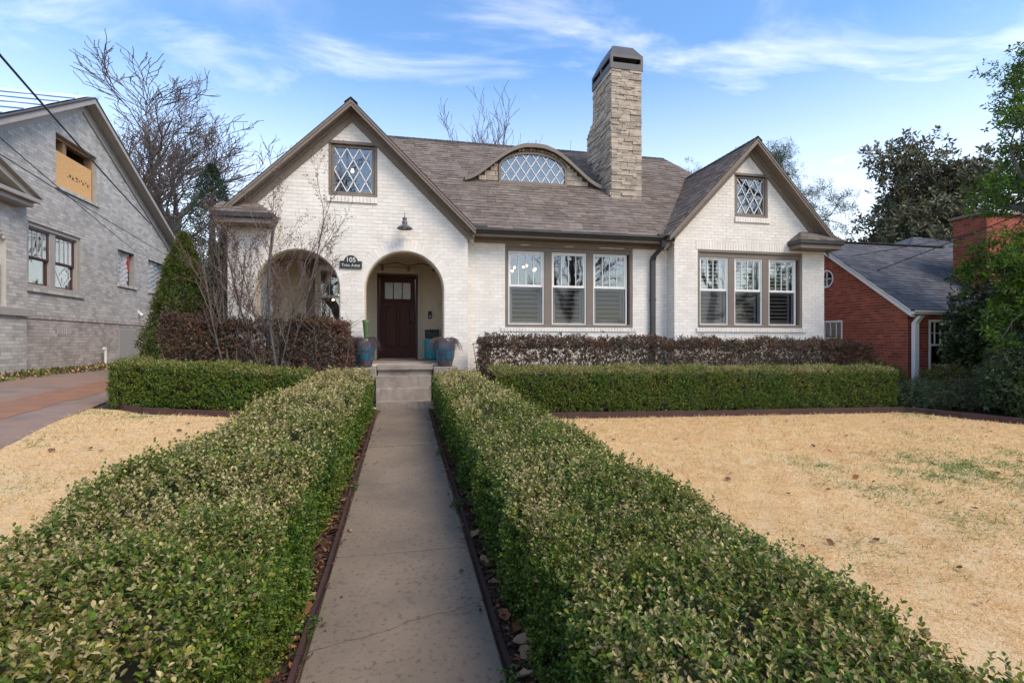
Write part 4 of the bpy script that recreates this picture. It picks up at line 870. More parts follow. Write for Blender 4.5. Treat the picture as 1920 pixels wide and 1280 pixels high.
pipe = thing('vent_pipe', 'short white plastic pipe standing against the grey foundation', 'pipe', tuple(lf(3.06, .98, .12))); m = MB(); m.tube([lf(3.06, .9, .12), lf(3.06, 1.34, .12)], .03, 10); m.build('pipe', white, pipe); m = MB(); m.tube([lf(3.06, 1.34, .12), lf(3.06, 1.37, .12), lf(2.98, 1.375, .12)], .036, 10); m.build('elbow', white, pipe)
fl = thing('flood_light', 'small white flood light on the grey wall above the access panel', 'lamp', tuple(lf(5.33, 2.45, .02))); m = MB(); m.tube([lf(5.33, 2.48, .005), lf(5.33, 2.48, .04)], .06, 14); m.build('base', white, fl); m = MB(); m.tube([lf(5.31, 2.45, .04), lf(5.31, 2.38, .12)], [.035, .05], 12); m.build('lamp_head', white, fl)
# roof, tarps, rakes
m = MB(); ov = .30
slab(m, [lf(UA, ZGA, ov), lf(-3.7, gr(-3.7), ov), lf(-3.7, gr(-3.7), -9.2), lf(UA, ZGA, -9.2)], .08); slab(m, [lf(UA, ZGA, ov), lf(8.75, gr(8.75), ov), lf(8.75, gr(8.75), -9.2), lf(UA, ZGA, -9.2)], .08)
groof = m.build('roof', gshing, GH)
tarp = mat('white tarp', (.66, .72, .78), (.58, .66, .74), 2, .5, 0, .2, 9); bluem = mat('blue tarp strip', (.05, .22, .42), None, 3, .5)
def tarp_sheet(c0, c1, c2, c3, nst, lab):
    c0, c1, c2, c3 = map(Vector, (c0, c1, c2, c3)); nn = (c1-c0).cross(c3-c0).normalized(); nn = nn if nn.z > 0 else -nn; mb = MB(); N_ = 18; P = []
    for j in range(N_+1):
        for i in range(N_+1): a, b = i/N_, j/N_; P.append((c0*(1-a)+c1*a)*(1-b)+(c3*(1-a)+c2*a)*b+nn*(.035+.006*math.sin(i*2.3+j)+.005*math.sin(j*3.1)))
    mb.add(P, [(j*(N_+1)+i, j*(N_+1)+i+1, (j+1)*(N_+1)+i+1, (j+1)*(N_+1)+i) for j in range(N_) for i in range(N_)]); o = mb.build('tarp', tarp, GH, True); o['label'] = lab
    for k in range(1, nst):
        b = k/nst; A, B = c0*(1-b)+c3*b, c1*(1-b)+c2*b; D = (c3-c0).normalized()*.03; mb = MB(); mb.add([A+D+nn*.052, B+D+nn*.052, B-D+nn*.052, A-D+nn*.052, A+D, B+D, B-D, A-D], [(0, 1, 2, 3), (0, 1, 5, 4), (2, 3, 7, 6)]); mb.build('batten', bluem, o)
tarp_sheet(lf(-3.5, gr(-3.5), .22), lf(-3.5, gr(-3.5), -8), lf(UA-.1, gr(UA-.1), -8), lf(UA-.1, gr(UA-.1), .22), 9, 'white tarp with blue battens over the front slope')
def lband(t0, t1, d0, d1, ua, ub, nm, m_):
    mb = MB(); mb.prism([(ua, gr(ua)-t0), (ub, gr(ub)-t0), (ub, gr(ub)-t1), (ua, gr(ua)-t1)], [], lf, d0, d1); return mb.build(nm, m_, GH)
for ua, ub in ((UA, -3.72), (UA, 8.77)):
    lband(.0, .03, ov-.02, ov+.03, ua, ub, 'drip_edge', darkcap); lband(.032, .16, ov-.02, ov+.012, ua, ub, 'rake_board', gtrim); lband(.11, .13, .02, ov-.02, ua, ub, 'soffit', gtrim); lband(.131, .40, .004, .04, ua, ub, 'frieze_board', gtrim)
# rear wing with tarped roof
m = MB(); m.prism([(8.4, .3), (15.5, .3), (15.5, 4.75), (8.4, 4.75)], [], lf, -.25, -5); m.build('rear_wing_wall', gbrick, GH)
m = MB(); slab(m, [lf(8.5, 4.72, .15), lf(15.6, 4.72, .15), lf(15.6, 7.2, -3.3), lf(8.5, 7.2, -3.3)], .1); m.build('rear_wing_roof', gshing, GH)
tarp_sheet(lf(8.55, 4.74, .14), lf(15.5, 4.74, .14), lf(15.5, 7.2, -3.28), lf(8.55, 7.2, -3.28), 4, 'white tarp on the rear wing roof')
m = MB(); lbox(m, 8.45, 15.6, .13, .24, 4.58, 4.70); m.build('gutter', gtrim, GH)
# side porch at the left edge
f2 = lambda u, z, d=0: lf(u, z, .15+d)
m = MB(); m.prism([(-4.2, 2.26), (-.20, 2.26), (-.20, 4.45), (-4.2, 4.45)], [[(-3.6, 2.28), (-.82, 2.28), (-.82, 3.62), (-1.05, 3.9), (-1.5, 4.12), (-2.2, 4.2), (-2.9, 4.12), (-3.35, 3.9), (-3.6, 3.62)]], f2, 0, -.4); m.prism([(-4.2, .3), (-.20, .3), (-.20, 2.09), (-4.2, 2.09)], [], f2, 0, -.5)
po = m.build('porch_wall', gbrick, GH)
def solidP(z):
    if z < 2.09: return [(-4.2, -.2)]
    if 2.09 <= z < 2.27: return []
    if z < 3.62: return [(-.82, -.2)]
    return [(-.82-max(0, (z-3.55)*.75), -.2)] if z < 4.12 else [(-4.2, -.2)]
pieces('brick', 'brickwork', gbrick, lay_bricks(LO+LN*.15, LU, LN, .6, 4.4, solidP, proud=.005), po, key=lambda p: p[1] > 11.6, limit=120)
m = MB(); lbox(m, -4.3, -.12, .02, .22, 2.092, 2.26, .008); m.build('porch_ledge', gtrim, GH)
m = MB()
for u_ in (-.92, -1.08): lbox(m, u_-.05, u_+.05, .0, .10, 2.262, 3.10)
lbox(m, -3.6, -1.13, .03, .07, 2.98, 3.06); m.build('porch_railing', gtrim, GH)
m = MB(); lbox(m, -4.3, -.42, .0, .40, 4.37, 4.47, .01); lbox(m, -4.4, -.34, .0, .48, 4.47, 4.56, .01); m.build('porch_cornice', gtrim, GH)
m = MB(); m.prism([(-.30, 4.60), (-4.4, 6.1), (-4.4, 5.88), (-.66, 4.58)], [], lambda u, z, d=0: lf(u, z, d), .0, .42); m.prism([(-.22, 4.60), (-4.4, 6.16), (-4.4, 6.11), (-.30, 4.57)], [], lf, 0, .5); m.build('porch_rake', gtrim, GH)
m = MB(); m.box(-13, -8.9, 9.5, 12.6, .5, 2.2); m.build('porch_deck', gtrim, GH)

# ------------------------------------------------------------------ red brick house on the right
RH = thing('brick_house', 'red brick house with a grey shingle roof behind the right hedge', 'house', (14, 12, .2))
fx = lambda a, z, d=0: Vector((12.45-d, a, z))
RZ0, RSL = 2.47, .745; rr_ = lambda y: RZ0+.03+RSL*((y-10.5) if y < 13.3 else (16.1-y))
RWIN = (12.0, 13.25, 1.35, 2.2)
oc = [(13.02+.27*math.cos(i*math.pi/10), 3.44+.27*math.sin(i*math.pi/10)) for i in range(20)]
m = MB(); m.prism([(10.5, .0), (16.1, .0), (16.1, RZ0), (13.3, rr_(13.3)-.03), (10.5, RZ0)], [rect((12.43, 13.35, 1.2, 2.18)), oc], fx, 0, -.25)
m.prism([(12.46, .0), (22, .0), (22, RZ0), (12.46, RZ0)], [rect((13.12, 13.95, .78, 2.12))], fy(10.5), 0, -.25); m.box(12.5, 22, 16, 16.1, 0, RZ0)
rwall = m.build('wall', rmortar, RH)
def solidX(z):
    iv = [(10.5, 16.1 if z < RZ0 else 10.5+5.6-(z-RZ0)/RSL)]; iv = [(10.5+max(0, (z-RZ0)/RSL), iv[0][1])]
    if 1.2 < z < 2.18: iv = sub_iv(iv, 12.43, 13.35)
    k = .36**2-(z-3.44)**2
    if k > 0: k = math.sqrt(k); iv = sub_iv(iv, 13.02-k, 13.02+k)
    return iv
def solidF(z): return sub_iv([(12.455, 22)], 13.12, 13.95) if .78 < z < 2.12 else [(12.455, 22)]
B1 = lay_bricks((12.45, 0, 0), (0, 1, 0), (-1, 0, 0), .3, 4.5, solidX, proud=.006); B2 = lay_bricks((0, 10.5, 0), (1, 0, 0), (0, -1, 0), .3, 2.45, solidF, proud=.006)
pieces('brick', 'brickwork', rbrick, B1+B2, rwall, key=lambda p: p[2] > .7 and p[1] < 13.2 and p[0] < 13.2)
Ms = []
for i in range(26):
    a = 2*math.pi*(i+.5)/26; Ms.append(Matrix(((0, .03, 0, 12.459), (math.cos(a)*.10, 0, -math.sin(a)*.068, 13.02+math.cos(a)*.32), (math.sin(a)*.10, 0, math.cos(a)*.068, 3.44+math.sin(a)*.32), (0, 0, 0, 1))))
pieces('round_window_brick', 'round_window_bricks', rbrick, Ms, rwall)
m = MB(); m.prism([(13.02+.27*math.cos(i*math.pi/12), 3.44+.27*math.sin(i*math.pi/12)) for i in range(24)], [[(13.02+.225*math.cos(i*math.pi/12), 3.44+.225*math.sin(i*math.pi/12)) for i in range(24)]], fx, .0, -.06); m.box(12.47, 12.5, 13.01, 13.03, 3.22, 3.66); m.box(12.47, 12.5, 12.8, 13.24, 3.43, 3.45); rw_ = m.build('window', white, RH); rw_['label'] = 'round window high in the red gable'
m = MB(); m.prism([(13.02+.23*math.cos(i*math.pi/12), 3.44+.23*math.sin(i*math.pi/12)) for i in range(24)], [], fx, -.04, -.044); m.build('pane', glass, rw_)
def xring(mb, a, b, c, d, t): mb.box(12.44, 12.52, a, a+t, c, d); mb.box(12.44, 12.52, b-t, b, c, d); mb.box(12.44, 12.52, a+t, b-t, d-t, d); mb.box(12.44, 12.52, a+t, b-t, c, c+t)
m = MB(); xring(m, 12.43, 13.35, 1.2, 2.18, .05)
for z in (1.66,): m.box(12.47, 12.5, 12.48, 13.30, z-.012, z+.012)
for y in (12.68, 12.89, 13.10): m.box(12.472, 12.498, y-.01, y+.01, 1.25, 2.13)
sw = m.build('window', white, RH); sw['label'] = 'white sash window in the red gable wall'; m = MB(); m.box(12.485, 12.49, 12.46, 13.32, 1.23, 2.15); m.build('pane', glass, sw)
m = MB(); ring(m, 13.12, 13.95, .78, 2.12, .06, 10.48, 10.62); m.box(13.18, 13.89, 10.52, 10.56, 1.45, 1.50); m.box(13.08, 14.0, 10.44, 10.5, .70, .78); fw = m.build('window', white, RH); fw['label'] = 'white sash window beside the downspout of the red house'
for x in (13.36, 13.54, 13.72): m = MB(); m.box(x-.01, x+.01, 10.525, 10.555, 1.5, 2.06); m.build('muntin', white, fw)
m = MB(); m.box(13.18, 13.89, 10.525, 10.555, 1.77, 1.79); m.build('muntin', white, fw)
m = MB(); m.box(13.17, 13.9, 10.54, 10.545, .83, 2.07); m.build('pane', glass, fw)
room(RH, 12.72, 16, 10.78, 15.8, .4, 2.4)
m = MB(); m.box(12.72, 12.74, 12.7, 13.3, 3.1, 3.8); m.box(12.72, 12.74, 12.3, 13.5, 1.1, 2.3); m.build('dark_interior', dark_m, RH)
RY0 = 10.28; m = MB(); zf = lambda y: RZ0+.06+RSL*(y-10.5); slab(m, [(12.30, RY0, zf(RY0)), (22, RY0, zf(RY0)), (22, 13.3, zf(13.3)), (12.30, 13.3, zf(13.3))], .06); slab(m, [(12.30, 13.3, zf(13.3)), (22, 13.3, zf(13.3)), (22, 16.3, zf(10.3)), (12.30, 16.3, zf(10.3))], .06)
slab(m, [(15.2, 12.9, 4.2), (20.5, 17, 5.85), (24.5, 12.9, 4.2)], .05); slab(m, [(15.2, 12.9, 4.2), (16.5, 21, 4.2), (20.5, 17, 5.85)], .05); slab(m, [(20.5, 17, 5.85), (24.5, 12.9, 4.2), (25, 21, 4.2)], .05)
rroof = m.build('roof', gshing, RH); ql = math.hypot(1, RSL)
S1 = lay_shingles((0, RY0-.02, zf(RY0)-.01), (1, 0, 0), (0, 1/ql, RSL/ql), (0, -RSL/ql, 1/ql), int((13.3-RY0)*ql/.143), lambda t: [(12.28, 19)])
e_ = Vector((24.5-15.2, 0, 0)).normalized(); s2 = (Vector((20.5, 17, 5.85))-Vector((20.5, 12.9, 4.2))); L2 = s2.length; s2.normalize()
S2 = lay_shingles((0, 12.9, 4.21), (1, 0, 0), s2, s2.cross(Vector((-1, 0, 0))), int(L2/.143), lambda t: [(15.2+5.3*t/L2, 24.5-4*t/L2)])
pieces('shingle', 'shingles', gshing, S1+S2, rroof, SH_V, SH_F)
m = MB(); m.box(12.29, 17.2, 13.22, 13.38, zf(13.3)+.005, zf(13.3)+.035); m.build('ridge_cap', darkcap, rroof)
m = MB(); m.prism([(RY0, zf(RY0)-.06), (13.3, zf(13.3)-.06), (13.3, zf(13.3)-.19), (RY0, zf(RY0)-.19)], [], fx, .0+.012, .135); m.build('rake_board', white, RH)
m = MB(); m.prism([(RY0, zf(RY0)), (13.3, zf(13.3)), (13.3, zf(13.3)-.06), (RY0, zf(RY0)-.06)], [], fx, .15, .16); m.build('drip_edge', white, RH)
m = MB(); m.prism(gp, [], lambda a, z, d=0: Vector((d, RY0-a, zf(RY0)-.13+z)), 12.32, 20); m.build('gutter', white, RH)
rtube([(12.56, RY0-.05, 2.20), (12.56, 10.30, 2.12), (12.56, 10.38, 2.02), (12.56, 10.38, .2)], .06, .05, 'downspout', RH, white)
m = MB(); m.bbox(15.36, 17.6, 10.75, 11.6, 0, 5.0, .01); rch = m.build('chimney', rmortar, RH)
pieces('brick', 'brickwork', rbrick, lay_bricks((0, 10.75, 0), (1, 0, 0), (0, -1, 0), 2.5, 5.0, lambda z: [(15.36, 17.6)], proud=.006)+lay_bricks((15.36, 0, 0), (0, 1, 0), (-1, 0, 0), 2.5, 5.0, lambda z: [(10.75, 11.6)], proud=.006), rch, limit=80)
m = MB(); m.bbox(15.28, 17.7, 10.67, 11.68, 5.0, 5.07, .01); m.build('chimney_crown', conc, rch)
# house far behind, seen through the porch
BH = thing('rear_house', 'pale house with a dark grey roof glimpsed through the porch side opening', 'house', (-7.5, 33, .4))
m = MB(); m.box(-12, -4, 33, 41, .3, 4.4); m.build('wall', white, BH); m = MB(); slab(m, [(-12.4, 32.6, 4.3), (-3.6, 32.6, 4.3), (-3.6, 37, 7.4), (-12.4, 37, 7.4)], .15); slab(m, [(-12.4, 37, 7.4), (-3.6, 37, 7.4), (-3.6, 41.4, 4.3), (-12.4, 41.4, 4.3)], .15); m.build('roof', gshing, BH)
for x in (-8.6, -6.6): m = MB(); ring(m, x, x+.9, 2.2, 3.6, .1, 32.93, 33.02); w_ = m.build('window', white, BH); m = MB(); m.box(x+.1, x+.8, 32.96, 32.99, 2.3, 3.5); m.build('pane', glass, w_)
m = MB(); m.prism([(-9.6, 2.0), (-7.9, 3.2), (-6.2, 2.0)], [], fy(31.8), 0, -1.2); m.build('entry_gable', white, BH)
# ------------------------------------------------------------------ overhead cables
def cable(label, pts, r=.012, sag=.0):
    P = [Vector(p) for p in pts]; Q = []
    for a, b in zip(P[:-1], P[1:]): Q += [a+(b-a)*(i/10)-Vector((0, 0, sag*4*(i/10)*(1-i/10))) for i in range(10)]
    Q.append(P[-1]); m = MB(); m.tube(Q, r, 6); return tag(m.build('power_line', black_m), label, 'cable')
e1 = lf(5.30, 5.30, .34); s1 = Vector((-5.2, 8, 5.33)); cable('thick black cable running up to the right rake of the grey house', [s1+(s1-e1)*1.2+Vector((0, 0, .8)), s1, e1], .016, .04)
e2 = lf(5.30, 4.33, .03); s2_ = Vector((-4.55, 7, 3.91)); cable('thin cable crossing the boarded window down to the small plastic window', [s2_+(s2_-e2)*1.2+Vector((0, 0, .6)), s2_, e2], .007, .03)
e3 = lf(7.85, 4.62, .03); s3_ = Vector((-5.2, 8, 4.03)); cable('thin cable passing under the boarded window to the far corner of the grey wall', [s3_+(s3_-e3)*1.0+Vector((0, 0, .6)), s3_, e3], .008, .03)
cable('cable sloping across the grey shingle roof to the red gable', [(12.43, 13.0, 3.15), (13.97, 10.0, 4.29), (18.5, 1.5, 8.0)], .012, .03)
cable('thin cable running along the ridge of the grey shingle roof', [(12.2, 12.9, 3.98), (15.36, 11.1, 4.55)], .009, .05)

# ------------------------------------------------------------------ hedges
G_D = leafmat('boxwood dark leaf', (.06, .108, .013)); G_M = leafmat('boxwood mid leaf', (.115, .18, .02)); G_Y = leafmat('boxwood yellow leaf', (.26, .27, .03)); G_P = leafmat('boxwood bleached leaf', (.42, .345, .155), .35, hue=.012); G_B = leafmat('boxwood brown leaf', (.20, .09, .03), .35)
G_O = leafmat('boxwood olive leaf', (.20, .185, .045), .3)
BOX = [G_D, G_M, G_Y, G_P, G_B, G_O]
core_m = mat('inner twigs', (.045, .04, .022), (.03, .032, .016), 12, .95, 0, .8, 40)
def vnoise(P, f, seed=0.):
    x, y, z = (P[:, 0]+seed)*f, (P[:, 1]-seed)*f, (P[:, 2]+.3*seed)*f
    return (np.sin(x*1.7+1.3*np.sin(y*1.1+z))+np.sin(y*1.9+1.7*np.sin(z*1.3+x*.7))+np.sin(z*2.1+1.1*np.sin(x*1.5-y)))/3
def hedge_surface(n, x0, x1, y0, y1, h, taper=(0, 0), r=.10, faces='tnsew', seed=0., lamp_=1., narrow=0., xin=0.):
    """sample points and normals on a clipped hedge standing on the ground"""
    A = dict(t=(x1-x0)*(y1-y0), e=(y1-y0)*h, w=(y1-y0)*h, s=(x1-x0)*h, n=(x1-x0)*h); tot = sum(A[f_] for f_ in faces); PP = []
    for f_ in faces:
        k = int(n*A[f_]/tot); a, b = rng.random(k), rng.random(k)
        if f_ == 't': g = np.stack([x0+(x1-x0)*a, y0+(y1-y0)*b, np.full(k, h)], 1)
        elif f_ in 'ew': g = np.stack([np.full(k, x1 if f_ == 'e' else x0), y0+(y1-y0)*a, h*b], 1)
        else: g = np.stack([x0+(x1-x0)*a, np.full(k, y1 if f_ == 'n' else y0), h*b], 1)
        PP.append(g)
    g = np.concatenate(PP); q = np.stack([np.clip(g[:, 0], x0+r, x1-r), np.clip(g[:, 1], y0+r, y1-r), np.minimum(g[:, 2], h-r)], 1); N = unit(g-q+1e-6); P = q+N*r
    lump = lamp_*(.040*vnoise(P, 2.6, seed)+.026*vnoise(P, 6.3, seed+2))
    P = P+N*lump[:, None]; hh = np.clip(P[:, 2]/h, 0, 1)
    P[:, 0] += np.where(P[:, 0] < (x0+x1)/2, taper[0], -taper[1])*(1-hh)
    if narrow: P[:, 0] = xin+(P[:, 0]-xin)*(1-narrow*np.clip((P[:, 1]-2.5)/7, 0, 1))
    P[:, 2] += gz(P[:, 0], P[:, 1]); return P, N, hh
def sprig_leaves(P, N, K, sl, ln, wd, up=.6, jit=.45, depth=.03):
    """K leaves set round a short twig at every sprig point"""
    S = len(P); D = unit(N*.75+np.array([0, 0, up])+rng.normal(0, jit, (S, 3))); T1 = unit(np.cross(D, rng.normal(0, 1, (S, 3)))); T2 = np.cross(D, T1)
    B = P-N*(rng.random((S, 1))**1.5*depth); j = np.arange(K); ang = j[None]*2.4+rng.random((S, 1))*6.28; ang = ang+rng.normal(0, .3, (S, K)); t = (j[None]+.5)/K+rng.normal(0, .05, (S, K))
    rad = T1[:, None]*np.cos(ang)[..., None]+T2[:, None]*np.sin(ang)[..., None]; sl = np.asarray(sl)*np.ones(S)
    pos = B[:, None]+D[:, None]*((t-.5)*sl[:, None])[..., None]; ax = rad*.85+D[:, None]*(.25+.6*t)[..., None]; nor = D[:, None]*.9-rad*.4+rng.normal(0, .25, (S, K, 3))
    L = (np.asarray(ln)*np.ones(S))[:, None]*rng.uniform(.7, 1.2, (S, K)); W = (np.asarray(wd)*np.ones(S))[:, None]*rng.uniform(.8, 1.15, (S, K))
    return pos.reshape(-1, 3), ax.reshape(-1, 3), nor.reshape(-1, 3), L.ravel(), W.ravel(), t.ravel(), np.repeat(np.arange(S), K)
def boxwood(label, x0, x1, y0, y1, h, n, taper=(0, 0), faces='tsew', seed=0., pale_top=.45, pale_side=.03, brown=.0, lod=3.0, near_leaves=0, K=9, bare=.0, gap=None, lsz=1., yel=.06, rr=.10, narrow=0.):
    xin = x1 if x1 < 0 else x0
    t = thing('boxwood_hedge', label, 'hedge', ((x0+x1)/2, (y0+y1)/2, gzf((x0+x1)/2, (y0+y1)/2)))
    P, N, hh = hedge_surface(n, x0, x1, y0, y1, h, taper, rr, faces, seed, 1.7 if narrow else 1., narrow, xin)
    d = np.linalg.norm(P-CAMP, axis=1); keep = rng.random(len(P)) < np.minimum(1, (lod/d)**1.35)
    if bare: keep &= ~((hh < bare*(1+.8*vnoise(P, 4, 9))) & (rng.random(len(P)) < .8))
    keep &= vnoise(P, 9.5, seed+11)+.5*vnoise(P, 21., seed) > -1.0+.25*rng.random(len(P))
    if gap is not None: keep &= np.linalg.norm((P-np.array(gap[0]))*np.array([1, 1, .8]), axis=1) > gap[1]
    P, N, d, hh = P[keep], N[keep], d[keep], hh[keep]
    if near_leaves:      # a second, deeper layer of shoots close to the lens closes the surface
        q_ = (d < 3.8) & (rng.random(len(P)) < .6); jt = rng.normal(0, .03, (int(q_.sum()), 3)); P = np.concatenate([P, P[q_]-N[q_]*.05+jt]); N = np.concatenate([N, N[q_]]); d = np.concatenate([d, d[q_]]); hh = np.concatenate([hh, hh[q_]-.08])
    sc_ = np.clip((d/lod)**.5, 1, 1.9)
    topk = np.clip((N[:, 2]-.35)/.4, 0, 1)
    P = P+N*(rng.exponential(.016, len(P))*topk+.02*(rng.random(len(P)) < .04)+rng.exponential(.008, len(P)))[:, None]
    pos, ax, nor, L, W, tt, si = sprig_leaves(P, N, K, .065*sc_*lsz, .0195*sc_*lsz, .0118*sc_*lsz)
    u_ = rng.random(len(pos)); pn = np.clip(.62+.42*vnoise(pos, 2.3, seed+5)+.4*vnoise(pos, 9., seed), 0, 1.4)
    tk = topk[si]*np.clip(.15+tt*1.2, 0, 1); mi = np.where(u_ < .45, 0, 1); mi = np.where(rng.random(len(pos)) < yel+.03*tk, 2, mi)
    mi = np.where(rng.random(len(pos)) < .34*tk, 5, mi); mi = np.where(rng.random(len(pos)) < pale_top*tk*pn*1.3*np.clip(.45+.1*np.linalg.norm(pos-CAMP, axis=1), .55, 1.25)+pale_side*pn, 3, mi)
    bp = np.clip(vnoise(pos*np.array([1, 1, .25]), 2.9, seed+3)*3-1.9, 0, 1)*brown*np.clip(1.3-hh[si], .2, 1); mi = np.where(rng.random(len(pos)) < bp, 4, mi)
    ysp = (rng.random(len(P)) < .022)[si] & (tt > .3); mi = np.where(ysp & (rng.random(len(pos)) < .8), 2, mi)
    if near_leaves:
        # only leaves in front of the lens count as near
        fw = pos[:, 1]*math.cos(.21)+pos[:, 0]*math.sin(.21); lat = np.abs(pos[:, 0]*math.cos(.21)-pos[:, 1]*math.sin(.21)); vis = (fw > .9) & (lat < fw*1.0) & ((EYE-pos[:, 2]) < fw*.66)
        dd = np.where(vis, np.linalg.norm(pos-CAMP, axis=1), 1e3); near = np.argsort(dd)[:near_leaves]
        uvs, ufs, _ = leaf_arrays(np.zeros((1, 3)), np.array([[0, 1., 0]]), np.array([[0, 0, 1.]]), np.ones(1), np.ones(1), True); ms = [np_mesh('leaf', uvs, ufs, q) for q in BOX]
        for i in near:
            A = unit(ax[i]); S_ = unit(np.cross(A, nor[i])); Nn = np.cross(S_, A); M = Matrix(((S_[0]*W[i], A[0]*L[i], Nn[0]*W[i], pos[i][0]), (S_[1]*W[i], A[1]*L[i], Nn[1]*W[i], pos[i][1]), (S_[2]*W[i], A[2]*L[i], Nn[2]*W[i], pos[i][2]), (0, 0, 0, 1)))
            link('leaf', ms[mi[i]], t, M)
        msk = np.ones(len(pos), bool); msk[near] = False
        pos, ax, nor, L, W, mi = pos[msk], ax[msk], nor[msk], L[msk], W[msk], mi[msk]
    dl = np.linalg.norm(pos-CAMP, axis=1); hx = dl < 2.3
    V1, F1, r1 = leaf_arrays(pos[hx], ax[hx], nor[hx], L[hx], W[hx], True); V2, F2, r2 = leaf_arrays(pos[~hx], ax[~hx], nor[~hx], L[~hx], W[~hx]*1.15, False)
    o = link('foliage', np_mesh('foliage', np.concatenate([V1, V2]), np.concatenate([F1, F2+len(V1)]), BOX, np.concatenate([np.repeat(mi[hx], r1), mi[~hx]])), t); o['kind'] = 'stuff'
    # woody core and twigs
    q = .085; m = MB(); nx_, ny_ = 3, max(4, int((y1-y0)/.25)); 
    ysn = [y0+q+(y1-y0-2*q)*i/ny_ for i in range(ny_+1)]; ring_ = []
    nxx = max(3, int((x1-x0)/.25)); r2 = max(rr-.05, .03); prof_ = [(x0+q+taper[0], .10), (x0+q+taper[0]*.3, h-q-r2), (x0+q+r2*.3, h-q-r2*.3)]+[(x0+q+r2+(x1-x0-2*q-2*r2)*i/nxx, h-q-.005) for i in range(nxx+1)]+[(x1-q-r2*.3, h-q-r2*.3), (x1-q-taper[1]*.3, h-q-r2), (x1-q-taper[1], .10)]
    for y in ysn: ring_.append([Vector((xin+(a-xin)*(1-narrow*min(1, max(0, (y-2.5)/7))), y, b+gzf(a, y)+.02*math.sin(a*9+y*7))) for a, b in prof_])
    k = len(prof_); m.add([p for r_ in ring_ for p in r_], [(i*k+j, i*k+j+1, (i+1)*k+j+1, (i+1)*k+j) for i in range(len(ysn)-1) for j in range(k-1)]+[tuple(range(k)), tuple((len(ysn)-1)*k+j for j in range(k))[::-1]]); m.build('inner_growth', core_m, t)
    m = MB()
    for i in range(int((x1-x0+y1-y0)*7)):
        a, b = random.uniform(x0+.06+taper[0], x1-.06-taper[1]), random.uniform(y0+.05, y1-.05)
        if random.random() < .6: (a, b) = (a, y0+random.uniform(.04, .12)) if (x1-x0) > (y1-y0) else ((x0+taper[0]+.03 if x0 > 0 else x1-taper[1]-.03), b)
        z = gzf(a, b); m.tube([(a, b, z-.02), (a+random.uniform(-.03, .03), b+random.uniform(-.03, .03), z+.16), (a+random.uniform(-.08, .08), b+random.uniform(-.08, .08), z+.4)], [.009, .006, .003], 4, False)
    tag(m.build('stems', twig_m, t), kind='stuff')
    return t
boxwood('clipped boxwood hedge along the left side of the walk with bleached top', -1.56, -.50, .15, 9.45, .69, 31000, (0, .10), 'tew', 1.3, .64, .035, 0, 2.6, 300, rr=.25, narrow=.24)
boxwood('clipped boxwood hedge along the right side of the walk with bleached top', .52, 1.57, .15, 9.45, .69, 31000, (.10, 0), 'tew', 4.7, .64, .035, 0, 2.6, 300, rr=.25, narrow=.24, gap=((.64, 2.5, .26), .10))
boxwood('clipped green boxwood hedge in front of the porch shrubs on the left', -4.30, -1.50, 8.68, 9.45, .66, 11000, (0, 0), 'tsw', 7.1, .25, .015, .55, 8., K=7, bare=.10, lsz=1.1, yel=.10)
boxwood('long clipped green boxwood hedge in front of the right bed', 1.50, 9.90, 8.52, 9.30, .76, 26000, (0, 0), 'tse', 2.2, .35, .05, .12, 8., K=7, bare=.05, lsz=1.1, yel=.10)

